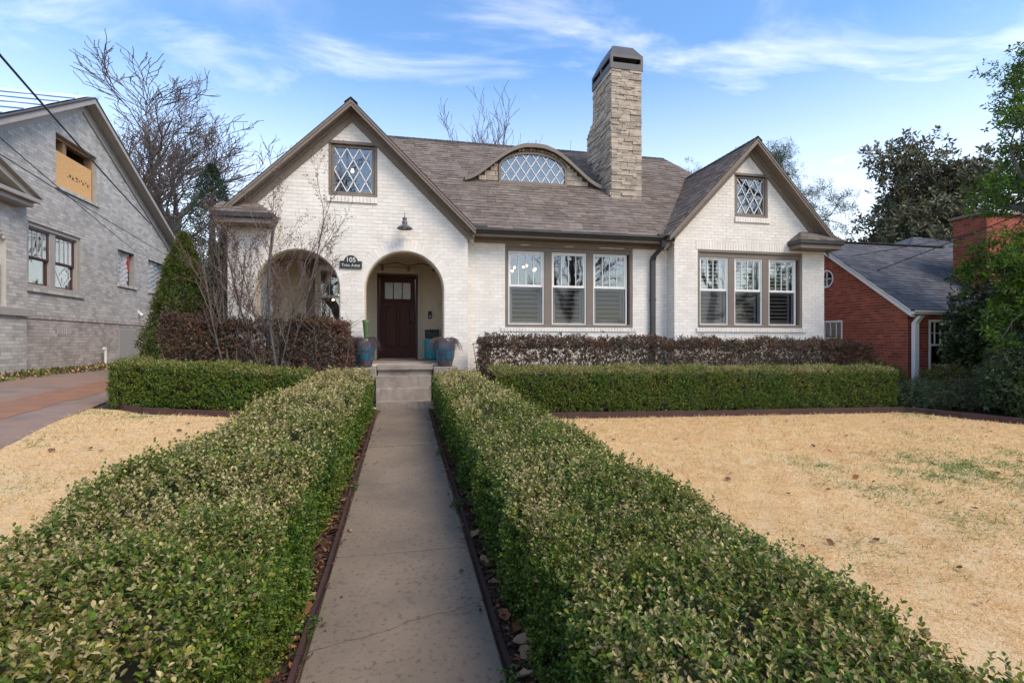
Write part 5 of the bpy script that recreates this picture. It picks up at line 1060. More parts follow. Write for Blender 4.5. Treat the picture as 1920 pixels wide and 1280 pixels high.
# ------------------------------------------------------------------ shrubs
def blob_points(n, C, Rv, seed, lump=.18, shell=.55):
    d = unit(rng.normal(0, 1, (n, 3))); C = np.array(C); Rv = np.array(Rv)
    r = 1-shell*rng.random(n)**2.2; k = 1+lump*vnoise(d*2.2, 2.1, seed)+lump*.6*vnoise(d*3, 4.3, seed+1)
    P = C+d*Rv*(r*k)[:, None]; return P, unit(d/Rv), r
def shrub(name, label, blobs, mats, weights, n, ln, wd, K=6, sl=.07, seed=0., group=None, stems=14, cat='shrub', gap=.25, up=.3, minz=.03, stem_h=.6, hexa=False, density_noise=3.2):
    c0 = blobs[0][0]; t = thing(name, label, cat, (c0[0], c0[1], gzf(c0[0], c0[1])), group); vol = [b[1][0]*b[1][1]+b[1][0]*b[1][2]+b[1][1]*b[1][2] for b in blobs]; PP = []; NN = []
    for i, (c, r) in enumerate(blobs):
        P, N, _ = blob_points(int(n*vol[i]/sum(vol)), c, r, seed+i); PP.append(P); NN.append(N)
    P, N = np.concatenate(PP), np.concatenate(NN); keep = (P[:, 2] > gz(P[:, 0], P[:, 1])+minz) & (vnoise(P, density_noise, seed) > -1+gap*1.6*rng.random(len(P))+gap*.5); P, N = P[keep], N[keep]
    pos, ax, nor, L, W, tt, si = sprig_leaves(P, N, K, sl, ln, wd, up, .6, .1); mi = rng.choice(len(mats), len(pos), p=np.array(weights)/sum(weights))
    pt = rng.choice(len(mats), len(P), p=np.array(weights)/sum(weights))[si]; mi = np.where(rng.random(len(pos)) < .5, pt, mi)
    o = leaf_cloud('foliage', pos, ax, nor, L, W, mats, mi, t, hexa); o['kind'] = 'stuff'
    m = MB()
    for i in range(stems):
        c, r = random.choice(blobs); bx, by = c[0]+random.uniform(-.35, .35)*r[0], c[1]+random.uniform(-.35, .35)*r[1]; z = gzf(bx, by); e = Vector((c[0]+random.uniform(-.8, .8)*r[0], c[1]+random.uniform(-.8, .8)*r[1], c[2]+random.uniform(0, .7)*r[2])); b = Vector((bx, by, z-.03)); md = b.lerp(e, .5)+Vector((random.uniform(-.08, .08), random.uniform(-.08, .08), .05)); m.tube([b, md, e], [.02, .012, .005], 5, False)
        for _ in range(4): q = md.lerp(e, random.random()); m.tube([q, q+Vector((random.uniform(-.3, .3)*r[0], random.uniform(-.3, .3)*r[1], random.uniform(.05, .3)*r[2]))], [.006, .002], 3, False)
    tag(m.build('stems', twig_m, t), kind='stuff'); return t
L_P = leafmat('loropetalum purple leaf', (.085, .05, .04)); L_R = leafmat('loropetalum russet leaf', (.155, .08, .045)); L_G = leafmat('loropetalum olive leaf', (.078, .068, .036)); L_K = leafmat('loropetalum pale leaf', (.20, .13, .10))
LORO = [L_P, L_R, L_G, L_K]
def clipped(name, label, x0, x1, y0, y1, zt, n, ws, seed, gap=.2, group=None, zf=None, thin=.35, faces='tnsew', stems=40):
    """clipped leafy block with a ragged surface and thinner foot"""
    t = thing(name, label, 'hedge' if group is None else 'shrub', ((x0+x1)/2, (y0+y1)/2, gzf((x0+x1)/2, (y0+y1)/2)), group); zb = gzf((x0+x1)/2, (y0+y1)/2); h = zt-zb
    P, N, hh = hedge_surface(n, x0, x1, y0, y1, h, (.04, .04), .16, faces, seed, 1.6)
    P = P-N*(rng.random((len(P), 1))**2*.22)+N*rng.exponential(.02, (len(P), 1)); v = vnoise(P, 3.4, seed)
    keep = (rng.random(len(P)) > np.clip((thin*1.6-hh)*2.2, 0, .82)) & (v > -1+gap*(1+rng.random(len(P)))); P, N = P[keep], N[keep]
    pos, ax, nor, L, W, tt, si = sprig_leaves(P, N, 6, .085, .044, .026, .25, .6, .05); p_ = np.array(ws)/sum(ws); mi = np.where(rng.random(len(pos)) < .5, rng.choice(4, len(pos), p=p_), np.searchsorted(np.cumsum(p_), np.clip(.5+.55*vnoise(pos, 1.9, seed+4), 0, .999))); mi = np.minimum(mi, 3)
    o = leaf_cloud('foliage', pos, ax, nor, L, W, LORO, mi, t); o['kind'] = 'stuff'; m = MB()
    for i in range(stems):
        b = Vector((random.uniform(x0+.1, x1-.1), random.uniform(y0+.1, y1-.1), 0)); b.z = gzf(b.x, b.y)-.03; e = Vector((b.x+random.uniform(-.35, .35), b.y+random.uniform(-.2, .2), zt-random.uniform(.02, .35))); md = b.lerp(e, .45)+Vector((random.uniform(-.06, .06), 0, 0)); m.tube([b, md, e], [.018, .012, .004], 5, False)
        for _ in range(5): q = md.lerp(e, random.random()); m.tube([q, q+Vector((random.uniform(-.25, .25), random.uniform(-.25, .1), random.uniform(.05, .25)))], [.006, .002], 3, False)
    tag(m.build('stems', twig_m, t), kind='stuff'); return t
clipped('loropetalum_hedge', 'long purple brown hedge under the triple windows', 1.50, 10.75, 9.75, 10.75, 1.60, 14500, [3, 3.2, 2.6, .8], 3.3, .02, thin=.08, stems=90)
clipped('loropetalum_shrub', 'dense russet block of shrub beside the left pot', -2.05, -1.0, 9.85, 10.7, 2.02, 3600, [2.5, 4, 2, 1.3], 5.1, .12, 'purple brown shrubs in front of the porch', stems=22)
clipped('loropetalum_shrub', 'twiggy thin middle shrub below the left porch arch', -3.05, -2.0, 9.95, 10.7, 1.92, 2900, [3, 3, 3, 1], 8.3, .55, 'purple brown shrubs in front of the porch', thin=.5, stems=40)
clipped('loropetalum_shrub', 'dense brown shrub at the left porch corner beside the conifer', -4.15, -3.0, 9.9, 10.7, 2.0, 3600, [3, 3.4, 2.2, 1.2], 2.9, .12, 'purple brown shrubs in front of the porch', stems=22)
# yellow green and grey green shrubs by the red house
Y1 = leafmat('nandina yellow leaf', (.16, .15, .025)); Y2 = leafmat('nandina green leaf', (.085, .115, .03)); Y3 = leafmat('nandina rust leaf', (.16, .07, .03)); E1 = leafmat('evergreen dark leaf', (.034, .06, .018), .4, .1, .35, .5); E2 = leafmat('evergreen mid leaf', (.062, .10, .026), .4, .15, .35, .5); E3 = leafmat('grey green leaf', (.125, .14, .085)); E4 = leafmat('fresh green leaf', (.06, .15, .015), .4, .35)
def sh(lab, x, y, z, r, mats, ws, n, ln, wd, seed, **k): return shrub('evergreen_shrub', lab, [((x, y, z), r), ((x+.25*r[0], y-.2*r[1], z-.35*r[2]), (r[0]*.85, r[1]*.85, r[2]*.7)), ((x-.35*r[0], y+.1*r[1], z-.2*r[2]), (r[0]*.7, r[1]*.7, r[2]*.8))], mats, ws, n, ln, wd, 6, .11, seed, **k)
sh('yellow green shrub behind the right end of the boxwood hedge', 10.55, 9.75, .75, (.75, .5, .42), [Y1, Y2, Y3], [3, 3, .4], 2200, .06, .022, 1.1)
sh('yellow and rust coloured shrub at the foot of the white downspout', 12.25, 9.35, .62, (.72, .5, .42), [Y1, Y2, Y3], [3, 2, 1], 2200, .06, .022, 2.1)
sh('low grey green shrub beside the end of the boxwood hedge', 10.6, 8.7, .42, (.62, .5, .36), [E3, E2, Y2], [3, 2, 1], 2000, .055, .022, 3.1)
sh('low grey green shrub in front of the yellow shrub', 11.4, 8.35, .42, (.75, .5, .38), [E3, E2, Y3], [3, 2, .7], 2400, .055, .022, 4.1)
sh('tall dark camellia covering part of the red house window', 13.75, 9.5, 1.75, (1.0, .8, 1.28), [E1, E2, E3], [4, 2, .5], 3200, .11, .058, 5.1, gap=.15, stems=20)
sh('broad dark bush in the lower right bed', 12.1, 7.35, .85, (1.25, .9, .95), [E1, E2, E3, E4], [3, 3, 2, .35], 5600, .075, .032, 6.1, gap=.15)
sh('olive green bush rising behind the lower right bush', 13.2, 8.1, 1.25, (.95, .8, .85), [E3, E2, E1, Y3], [3, 3, 2, .5], 3600, .085, .035, 7.1, gap=.15)
sh('low leafy bush at the right edge beside the edging', 12.6, 6.1, .5, (.8, .7, .55), [E1, E2, E3], [3, 3, 2], 2600, .07, .03, 8.1, gap=.15)

# ------------------------------------------------------------------ trees
def seg_mesh(name, segs, m_, parent, sides=4):
    A = np.array([(*s[0], *s[1], s[2], s[3]) for s in segs]); p0, p1, r0, r1 = A[:, :3], A[:, 3:6], A[:, 6], A[:, 7]; D = unit(p1-p0); T = unit(np.cross(D, np.array([.3, .2, .93])+1e-4)); B = np.cross(D, T); n = len(A); V = np.zeros((n, 2*sides, 3))
    for k in range(sides):
        o = T*math.cos(2*math.pi*k/sides)+B*math.sin(2*math.pi*k/sides); V[:, k] = p0+o*r0[:, None]; V[:, sides+k] = p1+o*r1[:, None]
    f = np.array([(k, (k+1) % sides, sides+(k+1) % sides, sides+k) for k in range(sides)]); F = (np.arange(n)[:, None, None]*2*sides+f[None]).reshape(-1, 4)
    return link(name, np_mesh(name, V, F, m_, smooth=True), parent)
def grow(base, height, tr, fork=.3, levels=5, nch=(5, 5, 4, 4, 3), spread=.75, upb=.25, seed=0, ratio=.62, lean=(0, 0), wig=.16, rmin=.006, trunk_dir=None, lratio0=.62):
    rd = random.Random(seed); segs = []; tips = []
    def br(p, d, L, r, lev):
        ns = 5 if lev < 2 else 4; rr0 = r; pts = [p]
        for i in range(ns):
            d = (d+Vector((rd.gauss(0, wig), rd.gauss(0, wig), rd.gauss(0, wig*.7)+upb*.12))).normalized(); q = p+d*(L/ns); r1 = max(rmin*.5, rr0*(1-.5*(i+1)/ns)); segs.append((tuple(p), tuple(q), max(r, rmin*.5), r1, lev)); p, r = q, r1; pts.append((q, d.copy(), r))
            if lev < levels and (lev > 0 or i/ns >= fork-.21):
                k = nch[min(lev, len(nch)-1)]/ns; k = int(k)+(rd.random() < k-int(k))
                for _ in range(k):
                    ax = d.cross(Vector((rd.gauss(0, 1), rd.gauss(0, 1), rd.gauss(0, 1)))).normalized(); ang = rd.gauss(spread, .2); nd_ = (d*math.cos(ang)+ax*math.sin(ang)); nd_ = (nd_+Vector((0, 0, upb))).normalized()
                    br(p, nd_, L*(lratio0 if lev == 0 else ratio)*rd.uniform(.7, 1.15)*(1-.25*i/ns), r*rd.uniform(.5, .72), lev+1)
        tips.append((p, d, lev))
    br(Vector(base), Vector((lean[0], lean[1], 1)).normalized(), height, tr, 0); return segs, tips
def fit(base, segs, tips, top, wide=1.):
    zm = max(s[1][2] for s in segs); k = (top-base[2])/(zm-base[2]); kx = k*wide; B = base
    f = lambda p: (B[0]+(p[0]-B[0])*kx, B[1]+(p[1]-B[1])*kx, B[2]+(p[2]-B[2])*k)
    return [(f(s[0]), f(s[1]), s[2], s[3], s[4]) for s in segs], [(Vector(f(q[0])), q[1], q[2]) for q in tips]
def bare_tree(label, base, height, tr, seed, group=None, cat='tree', name='bare_tree', m_=None, top=None, wide=1., **k):
    t = thing(name, label, cat, base, group); segs, tips = grow(base, height, tr, seed=seed, **k)
    if top: segs, tips = fit(base, segs, tips, top, wide)
    lo = [s for s in segs if s[4] < 2]; hi = [s for s in segs if s[4] >= 2]
    seg_mesh('trunk', lo, m_ or bark, t, 8); seg_mesh('crown', hi, m_ or twig_m, t, 3); return t, tips
def at(px, Y):  # ground spot below an image column at depth Y
    al = math.atan((px-960)/955)+math.atan(204/955); return Y*math.tan(al), Y
def zat(px, Y, py): t = (px-960)/955; return EYE-(py-640)*(Y/(math.cos(.2105)-math.sin(.2105)*t))/955
def bt(label, px, Y, py, tr, seed, wide=1., group=None, **k):
    x, y = at(px, Y); kw = dict(fork=.45, nch=(6, 6, 5, 4, 2), levels=5, spread=.6, upb=.24, rmin=.014, lratio0=.5, ratio=.64); kw.update(k)
    bare_tree(label, (x, y, .9 if px < 400 else .4), 9, tr, seed, group, top=zat(px, Y, py), wide=wide, **kw)
bt('large bare tree with forked trunk behind the grey house', 292, 30, 140, .38, 21, 1.55, fork=.3, nch=(8, 7, 6, 5, 3), lratio0=.72, ratio=.66, rmin=.03)
bt('tall bare tree rising behind the peak of the grey house', 165, 36, 112, .26, 4)
bt('small bare tree showing above the tarped roof', 95, 38, 128, .22, 8)
bt('bare tree above the tarped roof at the left edge', 20, 36, 122, .22, 9)
for px, Y, py, sd_, lab in ((905, 42, 236, 31, 'leftmost of the bare trees behind the brown ridge'), (958, 44, 228, 32, 'bare tree above the left shoulder of the eyebrow dormer'), (985, 40, 224, 33, 'bare tree directly behind the top of the eyebrow dormer'), (1018, 43, 226, 34, 'bare tree above the right shoulder of the eyebrow dormer'), (1052, 41, 220, 35, 'tall bare tree left of the stone chimney'), (1082, 44, 232, 36, 'bare tree just beside the stone chimney')):
    bt(lab, px, Y, py, .26, sd_, 1.1, 'bare trees behind the ridge', fork=.45, lratio0=.85, levels=4, nch=(7, 6, 5, 4), rmin=.03, spread=.48, upb=.42)
bt('small bare tree behind the gap between the two houses', 1600, 42, 440, .2, 41, 1.2, levels=4)
# bare branches reaching in at the top right, from a tree standing outside the frame
t, _ = bare_tree('thin bare branches reaching in at the top right corner', (15.8, 6.6, .1), 8.2, .16, 53, fork=.45, nch=(6, 6, 5, 3), levels=4, spread=.75, upb=.10, rmin=.005, lratio0=.55)
# trees across the street, mirrored in the windows
for x, y, top_, sd_, lab in ((-5, -24, 20, 61, 'bare street tree left of and behind the viewpoint'), (6, -28, 19, 62, 'bare street tree straight behind the viewpoint'), (16, -24, 19, 63, 'bare street tree right of and behind the viewpoint'), (31, -25, 20, 64, 'bare street tree far right behind the viewpoint')):
    bare_tree(lab, (x, y, -.7), 9, .45, sd_, 'street trees behind the viewpoint', top=top_, fork=.3, nch=(6, 6, 5, 5), levels=4, spread=.65, upb=.2, rmin=.06, lratio0=.7)
# serviceberry in front of the porch
def twiggy(label, base, stems, seed):
    t = thing('serviceberry', label, 'shrub', base); segs = []; tips = []
    for i, (dx, dy, h, r) in enumerate(stems):
        s, tp = grow((base[0]+random.uniform(-.12, .12), base[1]+random.uniform(-.08, .08), base[2]), h, r,   .25, 3, (9, 7, 4), .55, .32, seed+i, .5, (dx, dy), .07, .0028, None, .36); segs += s; tips += tp
    seg_mesh('stems', [s for s in segs if s[4] < 1], bark, t, 6); seg_mesh('twigs', [s for s in segs if s[4] >= 1], mat('pinkish twig bark', (.23, .165, .14), (.16, .12, .105), 3, .95), t, 3)
    T = [q for q in tips if q[2] >= 1]; P = np.array([q[0] for q in T]); P = np.concatenate([P, np.array([(np.array(s[0])+np.array(s[1]))/2 for s in segs if s[4] >= 2])[::2]]); n = len(P); P = P+rng.normal(0, .012, P.shape)
    o = leaf_cloud('dry_leaves', P, rng.normal(0, 1, (n, 3))-np.array([0, 0, .8]), rng.normal(0, 1, (n, 3)), rng.uniform(.018, .036, n), rng.uniform(.012, .02, n), [leafmat('dry plum leaf', (.07, .035, .035)), leafmat('dry brown leaf', (.11, .06, .04))], rng.integers(0, 2, n), t, True); o['kind'] = 'stuff'
    return t
twiggy('multi stemmed bare shrub with dried leaves in front of the left porch arch', (-2.28, 9.95, .50), [(-.42, .0, 2.9, .022), (-.24, .02, 3.2, .024), (-.05, 0, 3.1, .02), (.20, .0, 2.6, .018), (.34, -.03, 3.3, .022), (.50, .0, 2.5, .016), (-.34, .03, 2.6, .018)], 71)
twiggy('thin bare shrub leaning over the left corner of the porch', (-2.95, 9.95, .55), [(-.15, 0, 2.9, .02), (.08, 0, 2.6, .016), (-.30, 0, 2.4, .018)], 91)
# arborvitae
def cone_tree(name, label, x, y, zt, rad, n, mats, ws, ln, wd, seed, cat='tree', group=None, drop=.5, lump=.2, power=.8):
    zb = gzf(x, y); t = thing(name, label, cat, (x, y, zb), group); m = MB(); m.tube([(x, y, zb-.05), (x, y, zb+(zt-zb)*.6), (x, y, zt-.2)], [.09*rad+.05, .06*rad+.02, .01], 8); m.build('trunk', bark, t)
    u_ = rng.random(n)**.75; hgt = (1-u_)*.0+rng.random(n)**1.35; a = rng.random(n)*6.283; r = rad*(1-hgt)**power*np.minimum(1, .55+hgt*6)*(1-.45*rng.random(n)**2.5)
    k = 1+lump*vnoise(np.stack([np.cos(a)*2, np.sin(a)*2, hgt*6], 1), 2.3, seed)+lump*.7*vnoise(np.stack([np.cos(a)*3, np.sin(a)*3, hgt*11], 1), 2.9, seed+3); r *= k*(1 if drop > 0 else .70+.42*np.abs(np.sin(hgt*17+1.3*np.sin(a*2+seed))))
    P = np.stack([x+np.cos(a)*r, y+np.sin(a)*r, zb+.05+hgt*(zt-zb-.05)], 1); out_ = np.stack([np.cos(a), np.sin(a), np.zeros(n)], 1)
    ax = out_*.6+np.array([0, 0, drop])+rng.normal(0, .45, (n, 3)); nor = np.cross(out_, np.array([0, 0, 1.]))+rng.normal(0, .5, (n, 3)); 
    pos, ax2, nor2, L, W, tt, si = sprig_leaves(P, unit(ax), 5, ln*1.3, ln, wd, drop*.5, .3, .05); mi = rng.choice(len(mats), len(pos), p=np.array(ws)/sum(ws)); o = leaf_cloud('crown', pos, ax2, nor2, L, W, mats, mi, t); o['kind'] = 'stuff'; return t
A1 = leafmat('arborvitae green', (.075, .12, .018)); A2 = leafmat('arborvitae olive', (.14, .155, .026)); A3 = leafmat('arborvitae bronze', (.10, .075, .02)); C1 = leafmat('conifer blue green', (.022, .04, .028)); C2 = leafmat('conifer dusty', (.05, .065, .055))
cone_tree('arborvitae', 'conical green arborvitae at the left corner of the white house', -4.58, 12.1, 3.85, .92, 7500, [A1, A2, A3], [4, 3, 1], .075, .022, 3.1, lump=.16, power=.7)
x, y = at(398, 24); cone_tree('conifer_tree', 'dark blue green conifer between the grey and the white house', x, y, 9.1, 2.1, 5200, [C1, C2, A1], [4, 2, 1], .16, .035, 5.5, drop=-.1, lump=.5, power=.65)
x, y = at(428, 21); cone_tree('conifer_tree', 'shorter dark evergreen hard against the left side of the white house', x, y, 6.0, 1.3, 4500, [C1, C2, A1], [4, 2, 1], .15, .035, 6.5, drop=-.1, lump=.4, power=.7)
# broadleaf evergreens and pine
def leafy_tree(name, label, base, height, tr, clumps, mats, ws, K, ln, wd, seed, per=26, cr=.55, group=None, needle=False, hexa=False, top=None, wide=1., **k):
    t = thing(name, label, 'tree', base, group); segs, tips = grow(base, height, tr, seed=seed, **k)
    if top: segs, tips = fit(base, segs, tips, top, wide)
    seg_mesh('trunk', [s for s in segs if s[4] < 2], bark, t, 8); seg_mesh('branches', [s for s in segs if s[4] >= 2], bark, t, 3)
    T = np.array([q[0] for q in tips if q[2] >= 1]); T = T[rng.permutation(len(T))[:clumps]]; n = len(T); cs = cr*rng.uniform(.6, 1.25, n)
    d = unit(rng.normal(0, 1, (n, per, 3))); d[..., 2] *= .7; P = (T[:, None]+d*(cs[:, None]*(1-.5*rng.random((n, per))**2))[..., None]).reshape(-1, 3); N = d.reshape(-1, 3)
    pos, ax, nor, L, W, tt, si = sprig_leaves(P, unit(N+1e-6), K, ln*1.1, ln, wd, .35, .5, .1); pm = rng.choice(len(mats), n, p=np.array(ws)/sum(ws)); mi = np.where(rng.random(len(pos)) < .45, np.repeat(np.repeat(pm, per), K), rng.choice(len(mats), len(pos), p=np.array(ws)/sum(ws)))
    o = leaf_cloud('crown', pos, ax, nor, L, W, mats, mi, t, hexa); o['kind'] = 'stuff'; return t
M1 = leafmat('magnolia dark leaf', (.045, .06, .026), .4, .1, .35, .5); M2 = leafmat('magnolia olive leaf', (.125, .125, .06), .4, .1, .4, .5); M3 = leafmat('magnolia bronze leaf', (.19, .15, .085), .35, .1)
x, y = at(1745, 22); leafy_tree('magnolia_tree', 'large dark magnolia behind the roof of the red house', (x, y, .2), 8.6, .35, 2600, [M1, M2, M3], [2.6, 3.8, 1.5], 5, .28, .13, 103, 13, 1.0, fork=.2, nch=(15, 8, 5), levels=3, spread=.85, upb=.14, rmin=.03, lratio0=.45, ratio=.6, top=12.6, wide=1.3)
P1 = leafmat('pine needle green', (.06, .085, .035), .35); P2 = leafmat('pine needle pale', (.11, .13, .075), .35)
x, y = at(1428, 31); leafy_tree('pine_tree', 'pine tree showing above the right gable', (x, y, .3), 15.2, .3, 1000, [P1, P2], [3, 2], 8, .32, .034, 107, 12, .8, fork=.5, nch=(20, 8, 4), levels=3, spread=.95, upb=.10, rmin=.03, lratio0=.26, ratio=.55, top=18.3, wide=1.35)
H1 = leafmat('laurel bright leaf', (.11, .21, .016), .35, .4); H2 = leafmat('laurel green leaf', (.065, .13, .014), .35, .35); H3 = leafmat('laurel dark leaf', (.02, .045, .01), .35, .2)
leafy_tree('laurel_tree', 'bright green broadleaf tree at the right edge', (12.85, 6.9, .1), 5.9, .12, 900, [H1, H2, H3], [4, 4, 1.2], 5, .115, .036, 109, 10, .26, fork=.12, nch=(24, 7, 4), levels=3, spread=1.05, upb=.10, rmin=.008, lratio0=.30, ratio=.6, top=9.0, wide=.74)
# far tree line so that the ground does not end at a bare horizon
def treeline(label, pts, hmin, hmax, n, seed):
    P = []; A_ = np.array(pts, float)
    for i in range(n):
        k = random.random()*(len(pts)-1); j = int(k); q = A_[j]+(A_[j+1]-A_[j])*(k-j); P.append((q[0]+random.gauss(0, 3), q[1]+random.gauss(0, 3), random.random()))
    P = np.array(P); hm = hmin+(hmax-hmin)*(.5+.5*vnoise(np.stack([P[:, 0], P[:, 1], 0*P[:, 0]], 1), .13, seed)); P[:, 2] = P[:, 2]**.8*hm; N = unit(rng.normal(0, 1, (n, 3)))
    return tag(leaf_cloud('distant_woods', P, N, rng.normal(0, 1, (n, 3)), rng.uniform(.5, 1.1, n), rng.uniform(.3, .6, n), [leafmat('woods brown', (.09, .07, .055), .4, 0), leafmat('woods green', (.04, .055, .025), .4, 0)], rng.integers(0, 2, n)), label, 'woods', kind='stuff')
treeline('distant winter woods behind the houses', [(-70, 60), (0, 62), (80, 60)], 5, 9, 16000, 1.)
treeline('winter woods across the street behind the viewpoint', [(-60, -44), (0, -48), (70, -44)], 2, 5, 8000, 4.)

# ------------------------------------------------------------------ lawn grass, litter, small things
def inside_poly(P, poly):
    c = np.zeros(len(P), bool); j = len(poly)-1
    for i in range(len(poly)):
        a, b = poly[i], poly[j]; cond = (a[1] > P[:, 1]) != (b[1] > P[:, 1]); xi = (b[0]-a[0])*(P[:, 1]-a[1])/((b[1]-a[1]) or 1e-9)+a[0]; c ^= cond & (P[:, 0] < xi); j = i
    return c
GT = [leafmat('straw blade', (.88, .665, .365), .13, .5, hue=.008), leafmat('tan blade', (.80, .58, .30), .17, .5, hue=.008), leafmat('green blade', (.15, .22, .035), .3, .3), leafmat('brown blade', (.52, .34, .17), .3, .3, hue=.008)]
def grass(name, label, poly, n, greens):
    xs = [p[0] for p in poly]; ys_ = [p[1] for p in poly]; P = np.stack([rng.uniform(min(xs), max(xs), n*6), rng.uniform(.3, max(ys_), n*6)], 1); d = np.linalg.norm(P, axis=1); vis = np.abs(P[:, 0]*.978-P[:, 1]*.209) < 1.5*(P[:, 1]*.978+P[:, 0]*.209)+2; P = P[inside_poly(P, poly) & vis & (rng.random(len(P)) < np.minimum(1, (3.6/d)**1.2))][:n]
    m_ = len(P); d = np.linalg.norm(P, axis=1); sc_ = np.clip(d/4, .8, 2.2); base = np.stack([P[:, 0], P[:, 1], gz(P[:, 0], P[:, 1])-.004], 1); ax = rng.normal(0, 1, (m_, 3)); B0 = np.stack([P[:, 0], P[:, 1], 0*P[:, 0]], 1); th_ = 3.2*vnoise(B0, 1.9, 4)+1.6*vnoise(B0, 6.5, 7); ax[:, 2] = np.abs(ax[:, 2])*.5+.15; ax = unit(ax)+.75*np.stack([np.cos(th_), np.sin(th_), 0*th_], 1); ax = unit(ax); L = rng.uniform(.022, .055, m_)*np.sqrt(sc_)*np.clip(1+.55*vnoise(B0, 8., 5)+.3*vnoise(B0, 19., 2), .35, 1.8); W = rng.uniform(.0013, .0024, m_)*sc_
    S = unit(np.cross(ax, rng.normal(0, 1, (m_, 3)))); V = np.stack([base-S*W[:, None], base+S*W[:, None], base+ax*L[:, None]], 1).reshape(-1, 3); F = np.arange(m_*3).reshape(-1, 3); B3 = np.stack([P[:, 0], P[:, 1], 0*P[:, 0]], 1)
    gp_ = np.zeros(m_)
    for (gx_, gy_, r_, s_) in greens: gp_ = np.maximum(gp_, s_*np.exp(-(((P[:, 0]-gx_)**2+(P[:, 1]-gy_)**2)/r_**2))*(np.clip(.6+.8*vnoise(B3, 4.5, 3)+.6*vnoise(B3, 11., 1), 0, 1.3)))
    gp_ = gp_+.035*np.clip(vnoise(B3, 1.3, 8)+.2, 0, 1); u_ = rng.random(m_); mi = np.where(rng.random(m_) < .5+.35*vnoise(B3, 1.7, 2), 0, 1); mi = np.where(rng.random(m_) < .05+.16*np.clip(vnoise(B3, 2.9, 6)+.5*vnoise(B3, 9., 2), 0, 1), 3, mi); mi = np.where(u_ < gp_, 2, mi)
    return tag(link(name, np_mesh(name, V, F, GT, mi)), label, 'grass', kind='stuff')
grass('lawn_grass', 'dry straw coloured lawn grass right of the walk', LAWN_R, 220000, [(6.35, 4.62, .75, 1.0), (5.75, 4.45, .5, .8), (6.95, 4.35, .55, .8), (4.75, 5.1, .3, .8), (4.45, 4.3, .28, .9), (4.85, 4.1, .3, .6), (7.15, 3.6, .45, .8), (6.5, 3.75, .5, .55), (5.8, 2.75, .6, .55), (4.9, 2.1, .55, .4), (8.0, 4.8, .6, .55), (3.3, 3.0, .4, .3), (4.75, 3.3, .7, .4), (9.4, 7.9, .4, .5), (7.6, 6.2, .5, .25)])
grass('lawn_grass', 'dry straw coloured lawn grass left of the walk', LAWN_L, 50000, [(-3.4, 5.0, .35, .8), (-3.75, 8.35, .35, .9), (-4.0, 6.6, .3, .5), (-2.9, 3.5, .3, .35), (-4.35, 8.5, .3, .6)])
# green and leafy verge beside the grey house
n = 5000; P = np.stack([rng.uniform(-8.3, -7.1, n), rng.uniform(9.5, 20.5, n)], 1); P = np.stack([P[:, 0], P[:, 1], gz(P[:, 0], P[:, 1])+.0], 1)
tag(leaf_cloud('verge_plants', P, rng.normal(0, .6, (n, 3))+np.array([0, 0, .5]), rng.normal(0, 1, (n, 3)), rng.uniform(.05, .12, n), rng.uniform(.02, .05, n), [Y2, G_M, L_R, GT[1]], rng.choice(4, n, p=[.3, .2, .3, .2])), 'weeds and fallen leaves along the grey foundation', 'ground cover', kind='stuff')
# fallen leaves
FL1 = leafmat('fallen leaf rust', (.26, .11, .045), .45, .15, .7, .2); FL2 = leafmat('fallen leaf brown', (.13, .065, .035), .4, .1, .7, .2); FL3 = leafmat('fallen leaf tan', (.38, .24, .13), .3, .15, .7, .2)
def leaf_mesh(seed, m_, name='fallen_leaf'):
    rd = random.Random(seed); n_ = 7; V = []; cu = rd.uniform(.5, 1.4); tw = rd.uniform(-.5, .5)
    for i in range(n_):
        t = i/(n_-1); wv = .36*math.sin(math.pi*min(1, t*.93+.05))**.8*(1+.25*rd.uniform(-1, 1)); z = .25*cu*(t-.5)**2
        for s in (-1, 0, 1): V.append((s*wv, t-.5, z+abs(s)*wv*.55*cu+s*tw*.1))
    F = [(i*3+k, i*3+k+1, (i+1)*3+k+1, (i+1)*3+k) for i in range(n_-1) for k in range(2)]; return np_mesh(name, np.array(V), np.array(F), m_, smooth=True)
LM = [leaf_mesh(i, [FL1, FL2, FL3][i % 3]) for i in range(9)]
def drop_leaf(x, y, size, label, group, lift=.012, dark=None):
    o = link('fallen_leaf', LM[random.randrange(9) if dark is None else random.choice(dark)]); o.location = (x, y, gzf(x, y)+lift); o.rotation_euler = (random.gauss(0, .25), random.gauss(0, .25), random.uniform(0, 6.28)); o.scale = (size, size, size); return tag(o, label, 'leaf', group)
k = 0
while k < 50:
    x, y = random.uniform(1.8, 11), random.uniform(1.6, 8)
    if inside_poly(np.array([[x, y]]), LAWN_R)[0] and (x*.978-y*.209) < 1.0*(y*.978+x*.209): drop_leaf(x, y, random.uniform(.035, .075), 'dry brown leaf lying on the straw lawn right of the walk', 'fallen leaves on the right lawn', .016, (0, 1, 4, 7)); k += 1
k = 0
while k < 38:
    x, y = random.uniform(-4.4, -1.6), random.uniform(2.4, 8.3)
    if inside_poly(np.array([[x, y]]), LAWN_L)[0]: drop_leaf(x, y, random.uniform(.04, .08), 'dry brown leaf lying on the straw lawn left of the walk', 'fallen leaves on the left lawn', .016, (0, 1, 4, 7)); k += 1
